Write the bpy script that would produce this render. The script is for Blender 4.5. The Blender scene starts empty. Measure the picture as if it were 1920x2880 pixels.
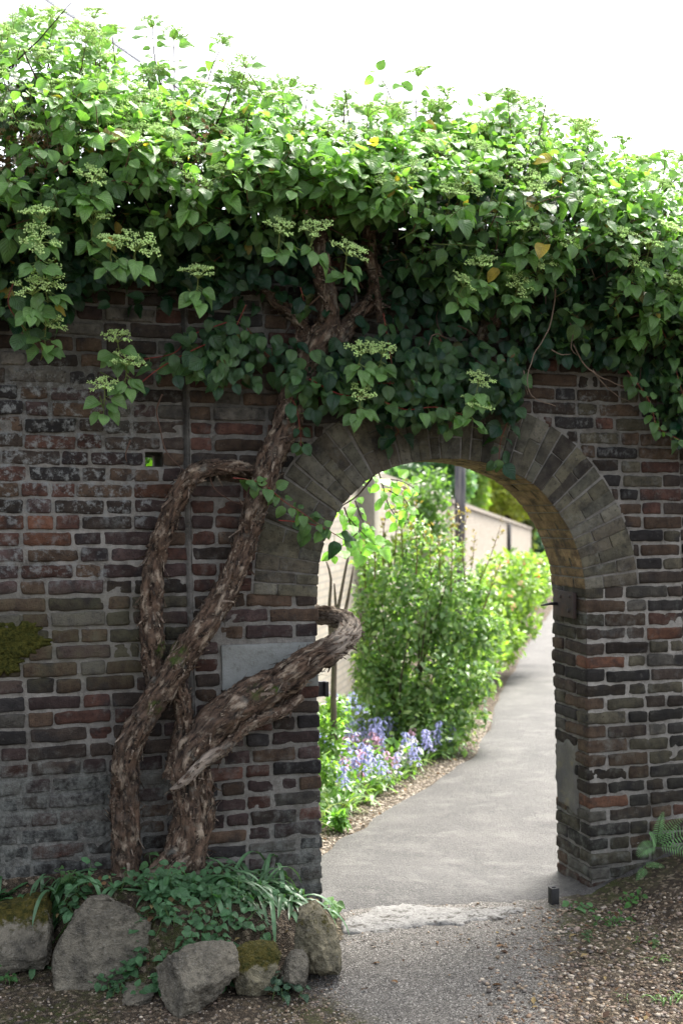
import bpy, math, random
import numpy as np
R = np.random.default_rng(7)
random.seed(7)
SC = bpy.context.scene
COL = SC.collection

# ------------------------------------------------------------------ camera, sky, sun, exposure
PHI = math.atan(.32)
SN, CS = math.sin(PHI), math.cos(PHI)
CAM = np.array([-1.442, -4.762, 1.75])
FPX = 3200.0
cd = bpy.data.cameras.new("camera")
cam = bpy.data.objects.new("camera", cd)
COL.objects.link(cam)
cam.location = CAM
cam.rotation_euler = (math.pi / 2, 0, -PHI)
cd.sensor_fit = 'HORIZONTAL'
cd.sensor_width = 24.0
cd.lens = 40.0
cd.clip_start, cd.clip_end = 0.05, 2000
cd.dof.use_dof = True
cd.dof.focus_distance = 4.6
cd.dof.aperture_fstop = 2.6
SC.camera = cam

SUN_EL, SUN_AZ = math.radians(60), math.radians(48)     # sun stands beyond the wall, to the right
w = bpy.data.worlds.new("World")
SC.world = w
w.use_nodes = True
nt = w.node_tree
nt.nodes.clear()
sky = nt.nodes.new("ShaderNodeTexSky")
sky.sky_type = 'NISHITA'
sky.sun_disc = False
sky.sun_elevation = SUN_EL
sky.sun_rotation = SUN_AZ
sky.air_density = 1.0
sky.dust_density = 5.0
sky.ozone_density = 1.0
hs = nt.nodes.new("ShaderNodeHueSaturation")
hs.inputs['Saturation'].default_value = 0.35
bg = nt.nodes.new("ShaderNodeBackground")
bg.inputs['Strength'].default_value = 0.15
out = nt.nodes.new("ShaderNodeOutputWorld")
nt.links.new(sky.outputs[0], hs.inputs['Color'])
nt.links.new(hs.outputs[0], bg.inputs[0])
nt.links.new(bg.outputs[0], out.inputs[0])

sd = bpy.data.lights.new("sun", 'SUN')
sd.energy = 3.8
sd.angle = math.radians(30)
sd.color = (1.0, .95, .86)
sun = bpy.data.objects.new("sun", sd)
COL.objects.link(sun)
sun.rotation_euler = (math.pi / 2 - SUN_EL, 0, math.pi - SUN_AZ)

SC.view_settings.view_transform = 'Standard'
SC.view_settings.look = 'None'
SC.view_settings.exposure = 1.9
SC.view_settings.gamma = 1.0
SC.cycles.max_bounces = 8
SC.cycles.transparent_max_bounces = 4

# ------------------------------------------------------------------ where a picture point lies in the place
K = 1920 / 1568.0
def ray(px, py):
    u = (px - 960) / FPX
    v = (1440 - py) / FPX
    return np.array([u * CS + SN, CS - u * SN, v])
def W(px, py, y=0.0):
    d = ray(px * K, py * K)
    return CAM + d * ((y - CAM[1]) / d[1])
def G(px, py, z=0.0):
    d = ray(px * K, py * K)
    return CAM + d * ((z - CAM[2]) / d[2])
def D(px, py, Z):
    return CAM + ray(px * K, py * K) * Z
def camZ(x, y):
    return (x - CAM[0]) * SN + (y - CAM[1]) * CS
def camX(x, y):
    return (x - CAM[0]) * CS - (y - CAM[1]) * SN
def fromcam(X, Z):
    return CAM[0] + X * CS + Z * SN, CAM[1] - X * SN + Z * CS

# ------------------------------------------------------------------ numpy helpers
def norm(v):
    v = np.asarray(v, float)
    return v / np.maximum(np.linalg.norm(v, axis=-1, keepdims=True), 1e-9)
def sstep(a, b, x):
    t = np.clip((x - a) / (b - a), 0, 1)
    return t * t * (3 - 2 * t)
def vnoise(P, scale=1.0, seed=0):
    P = np.asarray(P, float) * scale + seed * 17.31
    I = np.floor(P).astype(np.int64)
    f = P - I
    f = f * f * (3 - 2 * f)
    def h(i, j, k):
        n = (i * 374761393 + j * 668265263 + k * 2147483647 + seed * 974711) & 0xffffffff
        n = ((n ^ (n >> 13)) * 1274126177) & 0xffffffff
        n = n ^ (n >> 16)
        return (n & 0xffff) / 32767.5 - 1.0
    r = 0
    for a in (0, 1):
        for b in (0, 1):
            for c in (0, 1):
                wt = (f[..., 0] if a else 1 - f[..., 0]) * (f[..., 1] if b else 1 - f[..., 1]) * (f[..., 2] if c else 1 - f[..., 2])
                r = r + wt * h(I[..., 0] + a, I[..., 1] + b, I[..., 2] + c)
    return r
def fbm(P, scale, seed=0, oct=3):
    r, a = 0, 1.0
    for o in range(oct):
        r = r + a * vnoise(P, scale * 2 ** o, seed + o * 5)
        a *= .5
    return r
def vnoise3(P, scale, seed=0):
    return np.stack([vnoise(P, scale, seed), vnoise(P, scale, seed + 31), vnoise(P, scale, seed + 67)], -1)

class Acc:
    """collects quads / tris with per-vertex attributes, then becomes one mesh"""
    def __init__(s):
        s.V, s.Q, s.T, s.A, s.U, s.n = [], [], [], {}, [], 0
        s.uvmode = False
    def add(s, V, quads=None, tris=None, uv=None, **attrs):
        V = np.asarray(V, float).reshape(-1, 3)
        if quads is not None and len(quads):
            s.Q.append(np.asarray(quads, np.int64).reshape(-1, 4) + s.n)
        if tris is not None and len(tris):
            s.T.append(np.asarray(tris, np.int64).reshape(-1, 3) + s.n)
        s.V.append(V)
        for k, a in attrs.items():
            a = np.asarray(a, float)
            if a.ndim == 1:
                a = np.repeat(a[None, :], len(V), 0)
            s.A.setdefault(k, []).append(a[:, :3])
        if uv is not None:
            s.U.append(np.asarray(uv, float))
        s.n += len(V)
    def mesh(s, name, smooth=True):
        V = np.concatenate(s.V)
        Q = np.concatenate(s.Q) if s.Q else np.zeros((0, 4), np.int64)
        T = np.concatenate(s.T) if s.T else np.zeros((0, 3), np.int64)
        me = bpy.data.meshes.new(name)
        me.vertices.add(len(V))
        me.vertices.foreach_set('co', V.astype(np.float32).ravel())
        idx = np.concatenate([Q.ravel(), T.ravel()]).astype(np.int32)
        tot = np.concatenate([np.full(len(Q), 4), np.full(len(T), 3)]).astype(np.int32)
        st = np.concatenate([[0], np.cumsum(tot)[:-1]]).astype(np.int32)
        me.loops.add(len(idx))
        me.loops.foreach_set('vertex_index', idx)
        me.polygons.add(len(tot))
        me.polygons.foreach_set('loop_start', st)
        me.polygons.foreach_set('loop_total', tot)
        me.polygons.foreach_set('use_smooth', np.full(len(tot), smooth))
        me.update(calc_edges=True)
        for k, a in s.A.items():
            a = np.concatenate(a)
            at = me.attributes.new(k, 'FLOAT_COLOR', 'POINT')
            at.data.foreach_set('color', np.concatenate([a, np.ones((len(a), 1))], 1).astype(np.float32).ravel())
        if s.U:
            U = np.concatenate(s.U)
            l = me.uv_layers.new(name='UVMap')
            l.data.foreach_set('uv', U[idx].astype(np.float32).ravel())
        me.validate()
        return me

def tag(o, label=None, cat=None, group=None, kind=None):
    if label: o['label'] = label
    if cat: o['category'] = cat
    if group: o['group'] = group
    if kind: o['kind'] = kind
    return o
def obj(name, me, mat=None, parent=None):
    if isinstance(me, Acc):
        me = me.mesh(name)
    if mat and not me.materials:
        me.materials.append(mat)
    o = bpy.data.objects.new(name, me)
    COL.objects.link(o)
    if parent:
        o.parent = parent
        o.matrix_parent_inverse = parent.matrix_world.inverted() if False else o.matrix_parent_inverse
    return o
def rebase(me_acc, base):
    b = np.asarray(base, float)
    me_acc.V = [v - b for v in me_acc.V]
    return me_acc
def empty(name, loc, label, cat, group=None):
    o = bpy.data.objects.new(name, None)
    COL.objects.link(o)
    o.location = loc
    o.empty_display_size = .1
    return tag(o, label, cat, group)
def part(name, acc, mat, parent):
    """a part modelled in world coordinates, parented to its thing (or a sub-part parented to its part)"""
    rebase(acc, (parent.parent or parent).location)
    return obj(name, acc, mat, parent)
def thing(name, acc, mat, base, label, cat, group=None):
    rebase(acc, base)
    o = obj(name, acc, mat)
    o.location = base
    return tag(o, label, cat, group)
def structure(name, acc, mat):
    o = obj(name, acc, mat)
    o['kind'] = 'structure'
    return o

# ------------------------------------------------------------------ materials
class M:
    def __init__(s, name):
        s.m = bpy.data.materials.new(name)
        s.m.use_nodes = True
        s.t = s.m.node_tree
        s.b = s.t.nodes['Principled BSDF']
        s.out = s.t.nodes['Material Output']
        s.b.inputs['Roughness'].default_value = .85
    def n(s, typ, **kw):
        n = s.t.nodes.new(typ)
        for k, v in kw.items():
            if k.startswith('i_'):
                key = k[2:].replace('_', ' ')
                s.set(n.inputs[int(key)] if key.isdigit() else n.inputs[key], v)
            else:
                setattr(n, k, v)
        return n
    def set(s, inp, v):
        if hasattr(v, 'is_output') or isinstance(v, bpy.types.NodeSocket):
            s.t.links.new(v, inp)
        elif isinstance(v, (tuple, list)) and len(v) == 3 and inp.type == 'RGBA':
            inp.default_value = (*v, 1)
        else:
            inp.default_value = v
    def attr(s, name):
        return s.n('ShaderNodeAttribute', attribute_name=name).outputs['Color']
    def coord(s, kind='Object'):
        return s.n('ShaderNodeTexCoord').outputs[kind]
    def mapped(s, vec, scale):
        return s.n('ShaderNodeMapping', i_Vector=vec, i_Scale=scale).outputs[0]
    def noise(s, vec, scale, detail=3, rough=.55):
        return s.n('ShaderNodeTexNoise', i_Vector=vec, i_Scale=scale, i_Detail=detail, i_Roughness=rough).outputs['Fac']
    def ramp(s, fac, a, b, lo=0., hi=1.):
        r = s.n('ShaderNodeMapRange', i_Value=fac)
        r.inputs['From Min'].default_value = a
        r.inputs['From Max'].default_value = b
        r.inputs['To Min'].default_value = lo
        r.inputs['To Max'].default_value = hi
        return r.outputs[0]
    def mix(s, fac, a, b, mode='MIX'):
        r = s.n('ShaderNodeMix', data_type='RGBA', blend_type=mode)
        s.set(r.inputs[0], fac)
        s.set(r.inputs[6], a)
        s.set(r.inputs[7], b)
        return r.outputs[2]
    def math(s, op, a, b=0.):
        r = s.n('ShaderNodeMath', operation=op)
        s.set(r.inputs[0], a)
        s.set(r.inputs[1], b)
        return r.outputs[0]
    def sep(s, col):
        return s.n('ShaderNodeSeparateColor', i_Color=col).outputs
    def gray(s, v):
        c = s.n('ShaderNodeCombineColor')
        for i in range(3):
            s.set(c.inputs[i], v)
        return c.outputs[0]
    def bump(s, h, dist=.004, strength=1.):
        b = s.n('ShaderNodeBump', i_Height=h, i_Distance=dist, i_Strength=strength)
        s.t.links.new(b.outputs[0], s.b.inputs['Normal'])
        return b.outputs[0]
    def base(s, c, rough=None, spec=None):
        s.set(s.b.inputs['Base Color'], c)
        if rough is not None: s.set(s.b.inputs['Roughness'], rough)
        if spec is not None: s.b.inputs['Specular IOR Level'].default_value = spec
        return s

def brick_material(name, mortar=False, clean=False):
    m = M(name)
    c = m.coord()
    n1 = m.noise(c, 16, 5, .65)
    n2 = m.noise(c, 70, 4, .7)
    n3 = m.noise(c, 5, 3)
    if mortar:
        base = m.mix(m.ramp(n1, .3, .7), (.13, .122, .11), (.29, .275, .255))
        base = m.mix(m.ramp(n3, .52, .72), base, (.075, .068, .06))
        base = m.mix(m.ramp(n2, .45, .8, 0, .6), base, (.36, .34, .31))
        base = m.mix(1., base, m.attr('tint'), 'MULTIPLY')
    else:
        base = m.mix(1., m.attr('tint'), m.gray(m.ramp(n1, .3, .7, .45, 1.55)), 'MULTIPLY')
        base = m.mix(m.ramp(m.noise(c, 9, 4, .6), .52, .66, 0, .75), base, (.022, .021, .023))
        base = m.mix(m.ramp(m.noise(c, 21, 4, .7), .58, .7, 0, .6), base, (.105, .098, .09))
        base = m.mix(m.ramp(n2, .56, .68, 0, .75), base, (.02, .018, .018))
    if not clean:
        z = m.sep(m.attr('zone'))
        lic = m.math('MULTIPLY', m.ramp(m.noise(c, 26, 6, .72), .5, .62), m.ramp(m.math('ADD', z[0], m.math('MULTIPLY', m.math('SUBTRACT', n3, .5), 1.3)), .25, .8))
        base = m.mix(m.math('MULTIPLY', lic, .85), base, (.25, .26, .258))
        mud = m.ramp(m.math('ADD', z[1], m.math('MULTIPLY', m.math('SUBTRACT', n1, .5), 1.6)), .35, .8)
        base = m.mix(m.math('MULTIPLY', mud, .8), base, m.mix(m.ramp(m.math('ADD', m.math('MULTIPLY', n1, .5), m.math('MULTIPLY', n2, .5)), .4, .6), (.025, .028, .028), (.17, .178, .168)))
        alg = m.math('MULTIPLY', z[2], m.ramp(n1, .35, .65))
        base = m.mix(m.math('MULTIPLY', alg, .65), base, (.075, .075, .042))
    m.base(base, .92, .25)
    h = m.math('ADD', m.math('MULTIPLY', n2, .5), m.math('MULTIPLY', m.noise(c, 190, 3, .7), .5))
    m.bump(h, .014, 1.)
    return m.m

def simple(name, col, col2=None, scale=20, rough=.85, bumpd=.002, spec=.3, detail=4):
    m = M(name)
    c = m.coord()
    n = m.noise(c, scale, detail, .6)
    m.base(m.mix(m.ramp(n, .3, .7), col, col2 or tuple(x * .6 for x in col)), rough, spec)
    if bumpd: m.bump(m.noise(c, scale * 3, 4), bumpd)
    return m.m

def leaf_material(name, trans=.38, rough=.42, veins=True, tcol=(1.9, 2.3, .5), spec=.5):
    m = M(name)
    tint = m.attr('tint')
    c = m.coord()
    col = m.mix(1., tint, m.gray(m.ramp(m.noise(c, 30, 3), .3, .7, .75, 1.2)), 'MULTIPLY')
    nrm = None
    if veins:
        uv = m.n('ShaderNodeSeparateXYZ', i_Vector=m.n('ShaderNodeUVMap').outputs[0]).outputs
        sx = m.math('ABSOLUTE', m.math('SUBTRACT', uv[0], .5))
        mid = m.ramp(sx, .0, .035, 1, 0)
        ph = m.math('SUBTRACT', uv[1], m.math('MULTIPLY', sx, .75))
        wv = m.math('SINE', m.math('MULTIPLY', ph, 42.))
        side = m.ramp(wv, .75, 1., 0, .7)
        v = m.math('MAXIMUM', mid, side)
        col = m.mix(m.math('MULTIPLY', v, .45), col, m.mix(1., tint, (1.9, 1.7, 1.6), 'MULTIPLY'))
        nrm = m.bump(m.math('SUBTRACT', m.math('MULTIPLY', wv, .5), m.math('MULTIPLY', mid, 1.5)), .0016, .8)
    m.base(col, rough, spec)
    tr = m.n('ShaderNodeBsdfTranslucent', i_Color=m.mix(1., col, tcol, 'MULTIPLY'))
    mx = m.n('ShaderNodeMixShader', i_0=trans, i_1=m.b.outputs[0], i_2=tr.outputs[0])
    m.t.links.new(mx.outputs[0], m.out.inputs[0])
    return m.m

def tinted(name, rough=.8, trans=0., bumpscale=0, spec=.3):
    m = M(name)
    c = m.coord()
    col = m.mix(1., m.attr('tint'), m.gray(m.ramp(m.noise(c, 24, 4), .3, .7, .7, 1.25)), 'MULTIPLY')
    m.base(col, rough, spec)
    if bumpscale: m.bump(m.noise(c, bumpscale, 4), .003)
    if trans:
        tr = m.n('ShaderNodeBsdfTranslucent', i_Color=col)
        mx = m.n('ShaderNodeMixShader', i_0=trans, i_1=m.b.outputs[0], i_2=tr.outputs[0])
        m.t.links.new(mx.outputs[0], m.out.inputs[0])
    return m.m

MAT = {}
MAT['brick'] = brick_material('old_brick')
MAT['mortar'] = brick_material('lime_mortar', mortar=True)
MAT['leaf'] = leaf_material('hydrangea_leaf', trans=.36, rough=.34, tcol=(1.5, 1.85, .55), spec=.5)
MAT['gleaf'] = leaf_material('garden_leaf', trans=.42, rough=.3, veins=False, tcol=(1.6, 1.8, .6))
MAT['herb'] = leaf_material('herb_leaf', trans=.3, rough=.5, tcol=(1.4, 1.7, .5))
MAT['strap'] = leaf_material('strap_leaf', trans=.25, rough=.4, veins=False, tcol=(1.4, 1.7, .5))
MAT['flower'] = tinted('flower_bud', .7, .25)
MAT['petal'] = tinted('petal', .6, .35)
MAT['twig'] = tinted('twig_bark', .8)
MAT['dry'] = tinted('dried_flower', .9, .2)
MAT['iron'] = simple('rusty_iron', (.028, .025, .025), (.06, .036, .03), 25, .75, .002, .4)
MAT['black'] = simple('black_iron', (.012, .012, .014), (.03, .028, .028), 30, .6, .001, .4)
MAT['cable'] = simple('cable_rubber', (.05, .05, .06), (.07, .07, .08), 5, .6, 0)

def bark_material():
    m = M('shaggy_bark')
    uv = m.n('ShaderNodeUVMap').outputs[0]
    c = m.coord()
    st = m.noise(m.mapped(uv, (19, 14, 1)), 1., 6, .7)
    st2 = m.noise(m.mapped(uv, (9, 11, 1)), 1., 5, .65)
    big = m.noise(c, 9, 3)
    col = m.mix(m.ramp(st, .38, .6), (.008, .0055, .0045), (.132, .086, .060))
    col = m.mix(m.ramp(st2, .53, .66, 0, .95), col, (.34, .275, .21))
    col = m.mix(m.ramp(big, .5, .7, 0, .45), col, (.05, .042, .036))
    col = m.mix(m.ramp(m.noise(c, 14, 4), .6, .72, 0, .5), col, (.17, .175, .155))
    zone = m.sep(m.attr('tint'))
    col = m.mix(m.math('MULTIPLY', zone[1], m.ramp(m.noise(c, 40, 4), .4, .6)), col, (.045, .07, .012))
    col = m.mix(m.math('MULTIPLY', zone[0], m.ramp(st, .3, .55)), col, (.42, .36, .30))
    m.base(col, .85, .25)
    m.bump(m.math('ADD', st, m.math('MULTIPLY', st2, 1.2)), .014, 1.)
    return m.m
MAT['bark'] = bark_material()

def stone_material(name, a, b, moss=True):
    m = M(name)
    c = m.coord()
    n1, n2, n3 = m.noise(c, 9, 6, .7), m.noise(c, 34, 5, .75), m.noise(c, 90, 4, .7)
    col = m.mix(m.ramp(n1, .38, .62), a, tuple(x * .7 for x in b))
    col = m.mix(m.ramp(n2, .52, .66, 0, .85), col, tuple(x * .28 for x in a))
    col = m.mix(m.ramp(n3, .58, .72, 0, .6), col, (.40, .38, .34))
    if moss:
        z = m.sep(m.attr('tint'))
        mk = m.ramp(m.math('ADD', z[0], m.math('MULTIPLY', m.math('SUBTRACT', n2, .5), 2.2)), .45, .75)
        mc = m.mix(m.ramp(m.noise(c, 60, 3), .35, .65), (.04, .044, .01), (.115, .095, .022))
        col = m.mix(mk, col, mc)
    m.base(col, .92, .2)
    m.bump(m.math('ADD', n2, m.math('MULTIPLY', n3, .6)), .03, 1.)
    return m.m
MAT['rock'] = stone_material('rough_stone', (.26, .235, .185), (.15, .138, .115))
MAT['rock2'] = stone_material('yellow_stone', (.29, .26, .175), (.18, .165, .12))

def ground_material():
    m = M('soil_and_gravel')
    c = m.coord()
    vo = m.n('ShaderNodeTexVoronoi', i_Vector=c, i_Scale=170.)
    vb = m.n('ShaderNodeTexVoronoi', i_Vector=c, i_Scale=75.)
    cs = m.sep(vo.outputs['Color'])
    cb = m.sep(vb.outputs['Color'])
    z = m.sep(m.attr('zone'))
    n1, n2 = m.noise(c, 3.2, 4), m.noise(c, 22, 4, .7)
    # fine gravel set in tar
    g = m.mix(m.ramp(cs[0], .0, 1.), (.06, .056, .052), (.26, .243, .22))
    g = m.mix(m.ramp(cs[1], .86, .95), g, (.42, .40, .37))
    g = m.mix(m.ramp(n1, .35, .7, 0, .4), g, (.12, .112, .103))
    # bare soil with stones
    s = m.mix(m.ramp(n2, .35, .65), (.03, .023, .017), (.08, .062, .045))
    s = m.mix(m.ramp(cb[0], .62, .8, 0, .85), s, m.mix(cb[1], (.10, .07, .045), (.27, .225, .17)))
    s = m.mix(m.math('MULTIPLY', z[1], m.ramp(n2, .42, .6)), s, (.05, .06, .018))
    k = m.ramp(m.math('ADD', z[0], m.math('MULTIPLY', m.math('SUBTRACT', n2, .5), .9)), .3, .7)
    col = m.mix(k, g, s)
    m.base(col, .92, .2)
    h = m.math('SUBTRACT', m.math('MULTIPLY', n2, .8), m.math('ADD', m.math('MULTIPLY', vo.outputs['Distance'], 30.), m.math('MULTIPLY', vb.outputs['Distance'], 8.)))
    h2 = m.math('ADD', m.math('MULTIPLY', vo.outputs['Distance'], -1.), m.math('MULTIPLY', n2, .25))
    m.bump(h2, .012, 1.)
    return m.m
MAT['ground'] = ground_material()

def path_material():
    m = M('worn_asphalt')
    c = m.coord()
    n1, n2, n3 = m.noise(c, 1.6, 4), m.noise(c, 14, 5, .7), m.noise(c, 120, 3, .7)
    col = m.mix(m.ramp(n2, .3, .7), (.024, .023, .0225), (.045, .043, .0415))
    col = m.mix(m.ramp(n1, .42, .66, 0, .75), col, (.075, .071, .068))
    col = m.mix(m.ramp(n3, .5, .62, 0, .75), col, (.026, .024, .023))
    n4 = m.noise(c, 55, 4, .7)
    col = m.mix(m.ramp(n4, .52, .64, 0, .6), col, (.085, .081, .077))
    col = m.mix(m.ramp(m.noise(m.mapped(c, (1.6, 2.0, 1)), 2.6, 5, .7), .5, .66, 0, .8), col, (.10, .095, .09))
    vo = m.n('ShaderNodeTexVoronoi', i_Vector=c, i_Scale=230.)
    col = m.mix(m.ramp(m.sep(vo.outputs['Color'])[0], .6, 1., 0, .5), col, (.14, .133, .125))
    col = m.mix(m.ramp(m.sep(vo.outputs['Color'])[1], .7, 1., 0, .5), col, (.04, .038, .036))
    col = m.mix(m.ramp(m.noise(c, 5, 5, .7), .55, .7, 0, .5), col, (.075, .07, .066))
    m.base(col, .7, .4)
    m.bump(m.math('ADD', n3, m.math('MULTIPLY', n4, 1.)), .012, 1.)
    return m.m
MAT['path'] = path_material()

# ------------------------------------------------------------------ ground
def bed_edge(x):
    return np.interp(x, [-3, -1.5, -1.22, -1.06, -.9, -.72, -.475, -.25, -.1, .03], [-.16, -.16, -.18, -.40, -.54, -.70, -.62, -.55, -.38, -.15])
def gz(x, y):
    x, y = np.asarray(x, float), np.asarray(y, float)
    Z = camZ(x, y)
    z = -.035 * np.clip(np.minimum(Z, 90) - 5.3, 0, None) * (y > .05)
    front = (y <= .2)
    be = bed_edge(x)
    bh = np.interp(x, [-3, -.9, -.5, -.2, .0, .06], [.30, .28, .24, .12, .03, 0])
    z = z + front * bh * sstep(be - .02, be + .2, y) * (x < .06)
    bank = np.clip(x - 1.28 + .28 * np.clip(y, -3, 0), 0, 1.2) * .32
    z = z + front * bank * sstep(-3.2, -.6, y)
    z = z - .05 * sstep(.3, 1.1, x) * sstep(-1.2, -.3, y) * sstep(1.6, .4, y)
    z = z + .012 * vnoise(np.stack([x, y, 0 * x], -1), 3.1, 4) * sstep(.4, -.4, y)
    return z
def axis(lo, a, b, hi, fine, g=1.22):
    c = list(np.arange(a, b + 1e-6, fine))
    s = fine
    while c[-1] < hi:
        s *= g
        c.append(c[-1] + s)
    s = fine
    while c[0] > lo:
        s *= g
        c.insert(0, c[0] - s)
    return np.array(c)
xs = axis(-260, -2.2, 2.8, 260, .035)
ys = axis(-60, -1.9, .6, 420, .035)
X, Y = np.meshgrid(xs, ys)
Z = gz(X, Y)
fine = (np.abs(X) < 3.2) & (Y > -2) & (Y < .6)
Z = Z + fine * .006 * fbm(np.stack([X, Y, 0 * X], -1), 14, 2)
nx, ny = len(xs), len(ys)
ii = np.arange((ny - 1) * nx).reshape(ny - 1, nx)[:, :-1].ravel()
gq = np.stack([ii, ii + 1, ii + nx + 1, ii + nx], 1)
soil = np.clip(sstep(-.25, .35, X - (1.10 + .55 * np.clip(Y, -2.5, 0))) * (Y < .3), 0, 1)
soil = np.maximum(soil, ((X < .05) & (Y > bed_edge(X) - .07) & (Y < .3)) * 1.0)
soil = np.maximum(soil, .75 * sstep(-.3, -.62, X + .3 * Y) * (Y < .2))
soil = np.maximum(soil, (Y > .33) * 1.0)
mossz = np.clip(fbm(np.stack([X, Y, 0 * X], -1), 2.2, 9) + .25, 0, 1) * (Y < .3)
a = Acc()
a.add(np.stack([X, Y, Z], -1), quads=gq, zone=np.stack([soil, mossz, 0 * soil], -1).reshape(-1, 3))
structure('ground', a, MAT['ground'])

def path_left(Z):
    return np.interp(Z, [4.6, 5.4, 6.17, 7.02, 7.97, 8.84, 10.2, 12.3, 17.6, 30.7, 60], [-.4, -.3, -.081, .285, .66, .98, 1.25, 1.63, 2.73, 5.6, 12.2])
zs = np.concatenate([np.arange(4.72, 9, .06), np.arange(9, 60, .5)])
a = Acc()
PV = []
for k, zc in enumerate(zs):
    l = path_left(zc) + .035 * vnoise(np.array([zc * 2.1, 0, 0]), 2, 3)
    r = l + np.interp(zc, [4.6, 6, 8, 60], [2.2, 2.0, 2.1, 2.6])
    for q in np.linspace(0, 1, 22):
        x, y = fromcam(l + (r - l) * q, zc)
        y0 = -.13 + .03 * math.sin(x * 9)
        PV.append((x, max(y, y0 - .0 * q), 0))
PV = np.array(PV)
edge = np.tile(np.minimum(np.linspace(0, 1, 22), 1 - np.linspace(0, 1, 22)), len(zs))
PV[:, 2] = gz(PV[:, 0], PV[:, 1]) + .010 * np.minimum(1, edge * 8) * sstep(-.13, .25, PV[:, 1]) + .006 - .03 * sstep(.0, -.08, PV[:, 1]) - .03 * (edge < .01)
n0 = 22
ii = np.arange((len(zs) - 1) * n0).reshape(-1, n0)[:, :-1].ravel()
a.add(PV, quads=np.stack([ii, ii + 1, ii + n0 + 1, ii + n0], 1))
structure('path', a, MAT['path'])

# ------------------------------------------------------------------ garden wall
WID, THK, CRS = 1.315, .33, .0668
SHEAR = .0205
def lean(V):
    V = V.copy()
    V[:, 0] -= SHEAR * V[:, 2]
    return V
ARCH = np.array([(0, 1.385), (.008, 1.50), (.028, 1.60), (.085, 1.725), (.145, 1.806), (.268, 1.915), (.40, 1.963), (.55, 1.988), (.68, 1.992), (.83, 1.974),
                 (.98, 1.922), (1.08, 1.864), (1.178, 1.757), (1.245, 1.655), (1.29, 1.54), (1.312, 1.45), (1.315, 1.385)])
def smooth_line(P, n, it=3):
    P = np.asarray(P, float)
    d = np.concatenate([[0], np.cumsum(np.linalg.norm(np.diff(P, axis=0), axis=1))])
    t = np.linspace(0, d[-1], n)
    Q = np.stack([np.interp(t, d, P[:, k]) for k in range(P.shape[1])], 1)
    for _ in range(it):
        S = Q.copy()
        S[1:-1] = (Q[:-2] + 2 * Q[1:-1] + Q[2:]) / 4
        Q = S
    return Q
AC = smooth_line(ARCH, 241, 40)
AT = norm(np.gradient(AC, axis=0))
AN = np.stack([-AT[:, 1], AT[:, 0]], 1)
RING = .285
EXT = AC + AN * RING
def ext_half(z):
    """x of the extrados on the left and the right at height z (None above the ring)"""
    if z > EXT[:, 1].max() - .004:
        return None
    h = len(EXT) // 2
    l = np.interp(z, EXT[:h, 1], EXT[:h, 0])
    r = np.interp(-z, -EXT[h:, 1], EXT[h:, 0])
    return l, r

def zone_of(x, z):
    P = np.stack([x, z, 0 * x], -1)
    n = fbm(P, 2.6, 21)
    lic = sstep(-.55, -1.0, x) * sstep(1.62, 1.8, z) * sstep(2.45, 2.2, z) * 1.1
    lic = np.maximum(lic, sstep(-.7, -1.05, x) * sstep(1.35, 1.5, z) * sstep(1.9, 1.6, z) * .5)
    lic = np.maximum(lic, sstep(.9, 1.1, x) * sstep(1.72, 1.85, z) * sstep(2.5, 2.2, z) * .42)
    lic = np.maximum(lic, .14 * (x < 0))
    mud = sstep(.92, .55, z) * (x < .05) * (.62 + .45 * n)
    mud = np.maximum(mud, .08 + .34 * fbm(P, 4.2, 71))
    mud = np.maximum(mud, sstep(.3, .1, z) * .45)
    alg = sstep(-.55, -.75, x) * sstep(.98, 1.1, z) * sstep(1.47, 1.38, z) * .9
    alg = np.maximum(alg, .28 * (x > .9) * sstep(1.5, .5, z))
    return np.stack([np.clip(lic + .18 * n * (lic > .2), 0, 1), np.clip(mud, 0, 1), np.clip(alg + .15 * n, 0, 1)], -1)

PAL = dict(dk=(.045, .034, .028), br=(.075, .050, .035), pu=(.060, .040, .038), rd=(.088, .044, .034), bk=(.031, .028, .028), ol=(.072, .064, .046), og=(.125, .058, .037), gy=(.10, .092, .08))
def pick(x, z):
    if x < .1:
        if z < .98:   p = dict(pu=4, rd=3, br=5, dk=4, bk=3, gy=1)
        elif z < 1.42: p = dict(ol=5, br=3, dk=3, gy=1.5, pu=1) if x < -.5 else dict(pu=4, dk=3, rd=2, br=2)
        elif z < 1.86: p = dict(rd=4, pu=5, dk=3, br=3, og=.9)
        else:         p = dict(dk=5, br=5, pu=1.5, rd=.8, bk=2, gy=1.2)
    else:
        if z < 1.4:   p = dict(bk=4, dk=6, br=4, ol=5, rd=1.2, og=.7, gy=1)
        else:         p = dict(dk=5, br=5, rd=1.5, ol=2, bk=2)
    k = random.choices(list(p), list(p.values()))[0]
    return np.array(PAL[k]) * random.uniform(.5, 1.3)

BR = []     # bricks: origin, axes, half size, taper, tint
def box_brick(x0, x1, y0, y1, z0, z1, tint=None, jit=1.):
    c = np.array([(x0 + x1) / 2, (y0 + y1) / 2, (z0 + z1) / 2])
    h = np.array([(x1 - x0) / 2, (y1 - y0) / 2, (z1 - z0) / 2])
    t = pick(c[0], c[2]) if tint is None else tint
    c = c + np.array([random.uniform(-.003, .003), random.uniform(-.005, .004) * jit, random.uniform(-.002, .002) + .007 * float(vnoise(np.array([c[0] * 1.7, c[2] * .9, 0]), 1., 61))])
    h = h * np.array([1, 1, random.uniform(.94, 1.05)])
    a = random.gauss(0, .011) * jit
    b = random.gauss(0, .010) * jit
    ax = norm(np.array([math.cos(a), b, math.sin(a)]))
    az = norm(np.array([-math.sin(a), random.gauss(0, .02) * jit, math.cos(a)]))
    ay = np.cross(az, ax)
    BR.append((c, np.stack([ax, ay, az]), h, 0., t, None))

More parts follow.
